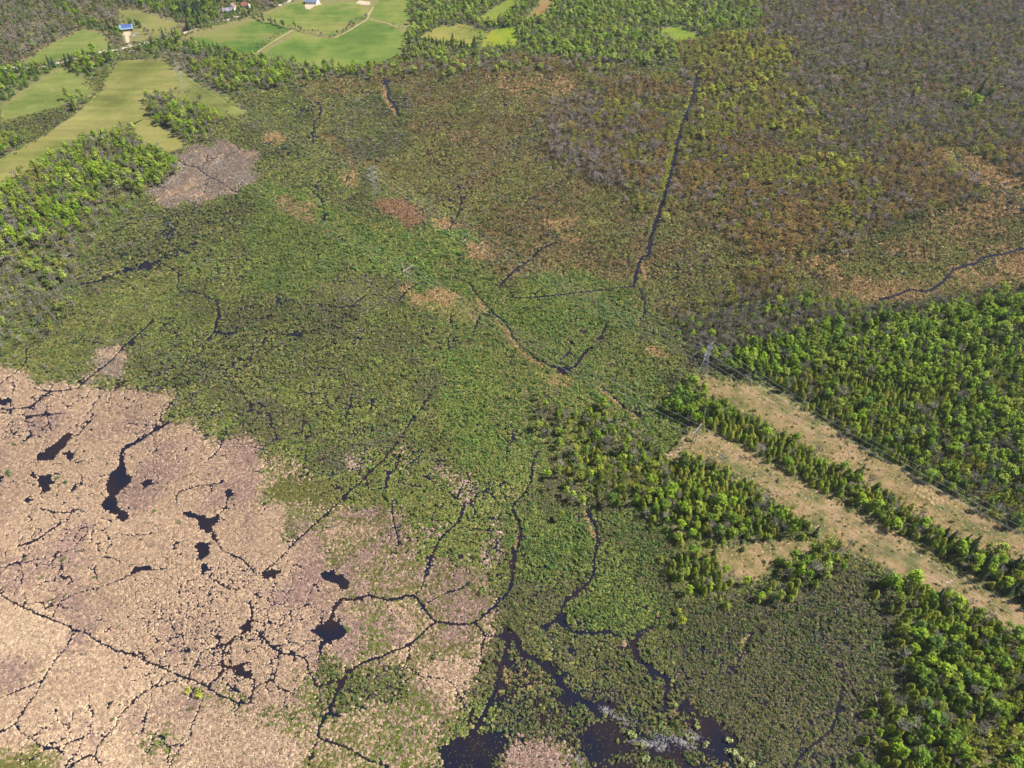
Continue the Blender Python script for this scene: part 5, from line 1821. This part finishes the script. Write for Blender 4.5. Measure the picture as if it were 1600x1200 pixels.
def lattice_tower(x, y, z, rz, label, hgt=31.0):
    e = empty("lattice_tower", (x, y, z), rz)
    tag(e, label, "power tower", "steel towers of the upper power line")
    bw, ww_, wz = 3.4, .95, hgt * .58
    th = .048

    def half(zz):
        return bw + (ww_ - bw) * zz / wz if zz < wz else ww_ + (.45 - ww_) * (zz - wz) / (hgt - wz)
    for sx, sy in ((1, 1), (1, -1), (-1, 1), (-1, -1)):
        m = MB()
        m.bar((sx * bw, sy * bw, -.5), (sx * ww_, sy * ww_, wz), th * 1.5)
        m.bar((sx * ww_, sy * ww_, wz), (sx * .45, sy * .45, hgt), th * 1.2)
        m.build("leg", M_STEEL, e)
    m = MB()
    zs = [0]
    while zs[-1] < hgt - 1.5:
        zs.append(min(hgt - .6, zs[-1] + max(1.7, half(zs[-1]) * 1.75)))
    for za, zb in zip(zs[:-1], zs[1:]):
        a, b = half(za), half(zb)
        for s in (1, -1):
            m.bar((-a, s * a, za), (b, s * b, zb), th * .7)
            m.bar((a, s * a, za), (-b, s * b, zb), th * .7)
            m.bar((s * a, -a, za), (s * b, b, zb), th * .7)
            m.bar((s * a, a, za), (s * b, -b, zb), th * .7)
            m.bar((-b, s * b, zb), (b, s * b, zb), th * .7)
            m.bar((s * b, -b, zb), (s * b, b, zb), th * .7)
    m.build("bracing", M_STEEL, e)
    att = []
    for k, (zz, ln) in enumerate(((wz + .8, 4.6), (wz + (hgt - wz) * .42, 5.4), (wz + (hgt - wz) * .80, 4.2))):
        c = MB()
        for s in (1, -1):
            for q in (1, -1):
                c.bar((s * half(zz), q * half(zz), zz), (s * ln, 0, zz + .25), th * .9)
                c.bar((s * half(zz + 1.6), q * half(zz + 1.6), zz + 1.6), (s * ln, 0, zz + .25), th * .8)
        c.build("crossarm", M_STEEL, e)
        for s in (1, -1):
            i = MB()
            for j in range(6):
                i.bar((s * ln, 0, zz + .1 - j * .28), (s * ln, 0, zz - .12 - j * .28), .13, .17, 6)
            i.build("insulator", M_GLASS, e)
            att.append((s * ln, zz - 1.6))
    p = MB()
    p.bar((0, 0, hgt - .6), (0, 0, hgt + 1.6), th)
    p.build("peak", M_STEEL, e)
    return att


def pole_frame(x, y, z, rz, label, hgt=17.0):
    e = empty("pole_frame", (x, y, z), rz)
    tag(e, label, "power pole", "wooden pole frames of the lower power line")
    for s in (-1, 1):
        MB().bar((s * 2.3, 0, -.5), (s * 2.3, 0, hgt), .26, .19, 8).build("pole", M_WOOD, e)
    MB().box((0, .24, hgt - 1.2), (10.4, .2, .34)).box((0, -.24, hgt - 1.2), (10.4, .2, .34)).build("crossarm", M_WOOD, e)
    MB().bar((-2.3, .2, hgt - 8), (2.3, .2, hgt - 2.6), .1).bar((2.3, -.2, hgt - 8), (-2.3, -.2, hgt - 2.6), .1).build("cross_brace", M_WOOD, e)
    att = []
    for q in (-4.9, 0, 4.9):
        i = MB()
        for j in range(5):
            i.bar((q, 0, hgt - 1.4 - j * .26), (q, 0, hgt - 1.6 - j * .26), .12, .15, 6)
        i.build("insulator", M_GLASS, e)
        att.append((q, hgt - 2.8))
    return att


def wire(pts, sag, label, group):
    v, f = [], []
    P = []
    for a, b in zip(pts[:-1], pts[1:]):
        for k in range(28):
            t = k / 28
            p = Vector(a).lerp(Vector(b), t)
            p.z -= sag * 4 * t * (1 - t)
            P.append(p)
    P.append(Vector(pts[-1]))
    rad = .038
    for i, p in enumerate(P):
        d = (P[min(i + 1, len(P) - 1)] - P[max(0, i - 1)]).normalized()
        a = d.cross(Vector((0, 0, 1))).normalized()
        b = a.cross(d)
        v += [tuple(p + a * rad), tuple(p + b * rad), tuple(p - a * rad), tuple(p - b * rad)]
    for i in range(len(P) - 1):
        for k in range(4):
            f.append((4 * i + k, 4 * i + (k + 1) % 4, 4 * i + 4 + (k + 1) % 4, 4 * i + 4 + k))
    o = mesh_obj("power_cable", v, f, M_WIRE)
    tag(o, label, "cable", group)


def line(spots, maker, labels, sag, wlab, group):
    atts = []
    for (x, y, z, rz), lab in zip(spots, labels):
        al = maker(x, y, z, rz, lab)
        atts.append([(x + q * math.cos(rz), y + q * math.sin(rz), z + zz) for q, zz in al])
    for k in range(len(atts[0])):
        wire([a[k] for a in atts], sag, wlab[k], group)


t1, t3 = np.array(G(1096, 590, UPZ)), np.array(G(588, 310))
dA = t1 - t3
rzA = math.atan2(dA[1], dA[0]) + math.pi / 2
t5 = t3 - dA * .97
t0 = t1 + dA * .97
line([(*t5, UPZ, rzA), (*t3, 0, rzA), (*t1, UPZ, rzA), (*t0, UPZ, rzA)], lattice_tower,
     ["faint steel lattice tower on the far meadow", "steel lattice tower beside the rust coloured patch in the marsh",
      "steel lattice tower at the top end of the upper clearing", "steel lattice tower down the upper clearing beyond the picture"], 9.5,
     ["lowest cable on the outer side of the upper power line", "lowest cable on the near side of the upper power line",
      "middle cable on the outer side of the upper power line", "middle cable on the near side of the upper power line",
      "top cable on the outer side of the upper power line", "top cable on the near side of the upper power line"], "cables of the upper power line")
t2, t4 = np.array(G(1082, 697, UPZ)), np.array(G(641, 446))
dB = t2 - t4
rzB = math.atan2(dB[1], dB[0]) + math.pi / 2
line([(*(t4 - dB), 0, rzB), (*t4, 0, rzB), (*t2, UPZ, rzB), (*(t2 + dB), UPZ, rzB)], pole_frame,
     ["faint wooden pole frame in the olive thicket near the grey reed patch", "wooden pole frame in the thicket beside the tan reed patch",
      "wooden pole frame at the top end of the lower clearing", "wooden pole frame down the lower clearing beyond the picture"], 5.0,
     ["cable on the outer arm of the wooden pole line", "middle cable of the wooden pole line", "cable on the near arm of the wooden pole line"], "cables of the lower power line")

# ------------------------------------------------------------------ farm buildings and cars
M_WALLW = flat_mat("white_siding", (.72, .70, .66), .7, 0, .05, .8)
M_WALLB = flat_mat("brown_siding", (.22, .15, .10), .8, 0, .1, .8)
M_ROOFB = flat_mat("brown_shingle", (.20, .12, .09), .85, 0, .12, 1.5)
M_ROOFR = flat_mat("red_steel_roof", (.30, .11, .08), .5, .1, .08, .4)
M_ROOFT = flat_mat("blue_green_roof", (.16, .28, .34), .5, .1, .08, .4)
M_ROOFS = flat_mat("slate_blue_roof", (.13, .17, .27), .5, .1, .08, .4)
M_ROOFP = flat_mat("grey_violet_roof", (.22, .18, .24), .7, 0, .1, .6)
M_PANEL = flat_mat("solar_cell", (.07, .10, .30), .2, .2, .05, .3)
M_PANE = flat_mat("window_glass", (.05, .06, .08), .1, 0, .02, 1.)
M_DOOR = flat_mat("door_paint", (.18, .10, .07), .6, 0, .05, 1.)
M_BRICK = flat_mat("chimney_brick", (.26, .13, .09), .9, 0, .12, 4.)


def house(u, v, rz, L, W, hw, rise, wall, roof, label, name="farm_house", solar=False, chimney=True):
    x, y = G(u, v, UPZ)
    e = empty(name, (x, y, UPZ), rz)
    tag(e, label, "house" if "house" in name else "barn")
    m = MB()
    m.box((0, 0, hw / 2), (L, W, hw))
    for s in (-1, 1):
        m.poly([(s * L / 2, -W / 2, hw), (s * L / 2, W / 2, hw), (s * L / 2, 0, hw + rise)])
    m.build("wall", wall, e)
    ov = .5
    ro = MB()
    k = rise / (W / 2)
    for s in (-1, 1):
        y0, y1 = s * (W / 2 + ov), 0
        z0, z1 = hw - ov * k + .05, hw + rise + .05
        a = [(-L / 2 - ov, y0, z0), (L / 2 + ov, y0, z0), (L / 2 + ov, y1, z1), (-L / 2 - ov, y1, z1)]
        b = [(p[0], p[1], p[2] + .2) for p in a]
        n = len(ro.v)
        ro.v += a + b
        for q in ((0, 1, 2, 3), (7, 6, 5, 4), (0, 4, 5, 1), (1, 5, 6, 2), (2, 6, 7, 3), (3, 7, 4, 0)):
            ro.f.append(tuple(n + i for i in q))
    rf = ro.build("roof", roof, e)
    if chimney:
        MB().box((L * .22, W * .12, hw + rise + .5), (.8, .8, 2.0)).build("chimney", M_BRICK, rf)
    if solar:
        sl = math.hypot(rise, W / 2)
        an = math.atan2(rise, W / 2)
        for i in range(5):
            for j in range(2):
                pl = MB()
                cx = -L / 2 + 3.2 + i * 2.35
                t = .18 + j * .44
                for du, dv in ((-1.1, 0), (1.1, 0), (1.1, .40), (-1.1, .40)):
                    tt = t + dv
                    pl.v.append((cx + du, -W / 2 * (1 - tt), hw + rise * tt + .36))
                pl.f.append((0, 1, 2, 3))
                n0 = [(a, b, c - .06) for a, b, c in pl.v]
                pl.v += n0
                pl.f += [(7, 6, 5, 4), (0, 4, 5, 1), (1, 5, 6, 2), (2, 6, 7, 3), (3, 7, 4, 0)]
                pl.build("solar_panel", M_PANEL, rf)
    for s in (-1, 1):
        for q in (-.32, .08, .34):
            MB().box((L * q, s * (W / 2 + .03), hw * .55), (1.3, .08, 1.2)).build("window", M_PANE, e)
    MB().box((-L * .12, -(W / 2 + .04), 1.05), (1.05, .1, 2.1)).build("door", M_DOOR, e)
    MB().box((-(L / 2 + .03), 0, hw * .6), (.08, 1.4, 1.2)).build("window", M_PANE, e)
    MB().box(((L / 2 + .03), 0, hw * .6), (.08, 1.4, 1.2)).build("window", M_PANE, e)
    return e


house(199, 47, R(18), 14.5, 10, 3.0, 3.4, M_WALLB, M_ROOFT, "house with blue solar panels on its roof above the short driveway", solar=True, chimney=False)
house(357, 19, R(12), 13, 8.5, 2.8, 2.6, M_WALLW, M_ROOFP, "low house with grey violet roof, leftmost of the farm roofs by the road")
house(366, 14, R(70), 9, 7, 4.4, 3.2, M_WALLW, M_ROOFB, "white gabled house with brown roof between two farm roofs")
house(385, 11, R(-15), 10, 7, 3.0, 2.4, M_WALLW, M_ROOFR, "small barn with dark red roof beside the yellow green tree", name="barn", chimney=False)
house(488, 4.5, R(-8), 16, 10, 3.2, 3.0, M_WALLW, M_ROOFS, "long house with slate blue roof at the top edge above the pasture")


def car(u, v, rz, col, label):
    x, y = G(u, v, UPZ)
    mt = flat_mat("car_paint", col, .3, .1, .03, 1.)
    e = empty("parked_car", (x, y, UPZ + .16), rz)
    tag(e, label, "car")
    body = MB()
    prof = [(-2.2, .35), (-2.25, .8), (-1.3, .95), (-.8, 1.5), (.9, 1.52), (1.7, .98), (2.2, .85), (2.25, .35)]
    n = len(prof)
    for s in (-.9, .9):
        body.v += [(a, s * (.86 if z > 1.2 else 1), z) for a, z in prof]
    body.f.append(tuple(range(n))[::-1])
    body.f.append(tuple(range(n, 2 * n)))
    for k in range(n):
        k2 = (k + 1) % n
        body.f.append((k, k2, n + k2, n + k))
    body.build("body", mt, e)
    for s in (-1, 1):
        MB().poly([(-1.15, s * .905, 1.0), (-.75, s * .80, 1.42), (.85, s * .80, 1.44), (1.5, s * .905, 1.02)]).build("window", M_PANE, e)
        for q in (-1.4, 1.4):
            MB().bar((q, s * .72, .34), (q, s * .93, .34), .34, .34, 10).build("wheel", M_PANE, e)
    MB().poly([(1.0, -.7, 1.50), (1.0, .7, 1.50), (1.68, .78, 1.03), (1.68, -.78, 1.03)]).build("windshield", M_PANE, e)


car(438, 9.2, math.atan2(*(np.array(G(450, 4)) - np.array(G(425, 12)))[::-1]), (.75, .75, .74), "white car on the pale road near the top edge")
car(213, 54, R(20), (.45, .45, .46), "silver car parked beside the solar roofed house")
car(210, 57, R(30), (.62, .62, .62), "light grey car parked at the hedge near the driveway")

# ------------------------------------------------------------------ single things in the marsh
def lodge(u, v, rad, label):
    x, y = G(u, v, 0)
    e = empty("muskrat_lodge", (x, y, 0))
    tag(e, label, "lodge")
    r = random.Random(3)
    m = PM(3)
    seg, rings = 16, 5
    for k in range(rings):
        f = k / (rings - 1)
        for s in range(seg):
            an = 6.283 * s / seg
            q = rad * (1 - f * .96) * r.uniform(.93, 1.07)
            m.v.append((q * math.cos(an), q * math.sin(an), rad * .62 * math.sin(f * 1.57) - .1))
    for k in range(rings - 1):
        for s in range(seg):
            s2 = (s + 1) % seg
            m.f.append((k * seg + s, k * seg + s2, (k + 1) * seg + s2, (k + 1) * seg + s))
            m.m.append(0)
    o = bpy.data.objects.new("mound", m.mesh("mound", [M_REED]))
    o.parent = e
    o["tint"] = [.24, .165, .11]
    COL.objects.link(o)
    s = PM(4)
    for _ in range(160):
        a, f = r.uniform(0, 6.283), r.random()
        q = rad * math.cos(f * 1.4)
        p = Vector((q * math.cos(a), q * math.sin(a), rad * .62 * math.sin(f * 1.4)))
        s.tri(p, p + Vector((r.uniform(-.5, .5), r.uniform(-.5, .5), r.uniform(-.05, .3))), .05, 0)
    o = bpy.data.objects.new("stalks", s.mesh("stalks", [M_REED]))
    o.parent = e
    o["tint"] = [.30, .21, .14]
    COL.objects.link(o)


lodge(975, 1005, 1.9, "round tan muskrat lodge of reeds in the flooded shrubs")


def log(u0, v0, u1, v1, rad, label):
    a, b = Vector((*G(u0, v0, .6), .6)), Vector((*G(u1, v1, .8), .9))
    m = PM(int(u0))
    m.limb([a, (a + b) / 2 + Vector((.15, .1, .1)), b], [rad, rad * .8, rad * .35], 0, 7)
    for k in range(5):
        p = a.lerp(b, .3 + .13 * k)
        m.tri(p, p + Vector((random.Random(k).uniform(-1, 1), random.Random(k + 9).uniform(-1, 1), .6)), .06, 0)
    o = bpy.data.objects.new("fallen_trunk", m.mesh("fallen_trunk", [M_BARKG]))
    COL.objects.link(o)
    tag(o, label, "log")


log(1366, 1082, 1374, 1110, .2, "pale fallen trunk lying in the grey thicket near the bottom wood")
log(1356, 1065, 1372, 1062, .16, "second pale fallen trunk above the first in the grey thicket")


# ------------------------------------------------------------------ air: thin summer haze over the whole country
def build_haze():
    bm = bmesh.new()
    bmesh.ops.create_cube(bm, size=1.0)
    me = bpy.data.meshes.new("haze")
    bm.to_mesh(me)
    bm.free()
    m = bpy.data.materials.new("thin_haze")
    m.use_nodes = True
    nt = m.node_tree
    nt.nodes.clear()
    out = nt.nodes.new("ShaderNodeOutputMaterial")
    pv = nt.nodes.new("ShaderNodeVolumePrincipled")
    pv.inputs["Color"].default_value = (.80, .87, 1.0, 1)
    pv.inputs["Density"].default_value = HAZE
    pv.inputs["Anisotropy"].default_value = 0.2
    nt.links.new(pv.outputs[0], out.inputs["Volume"])
    me.materials.append(m)
    o = bpy.data.objects.new("haze", me)
    zb, zt = -1.6, H + 6
    o.scale = (14400, 10400, zt - zb)
    o.location = (0, 2300, (zt + zb) / 2)
    COL.objects.link(o)
    tag(o, "thin pale haze softening the far fields and woods", "haze", kind="stuff")


HAZE = 0.000032
build_haze()
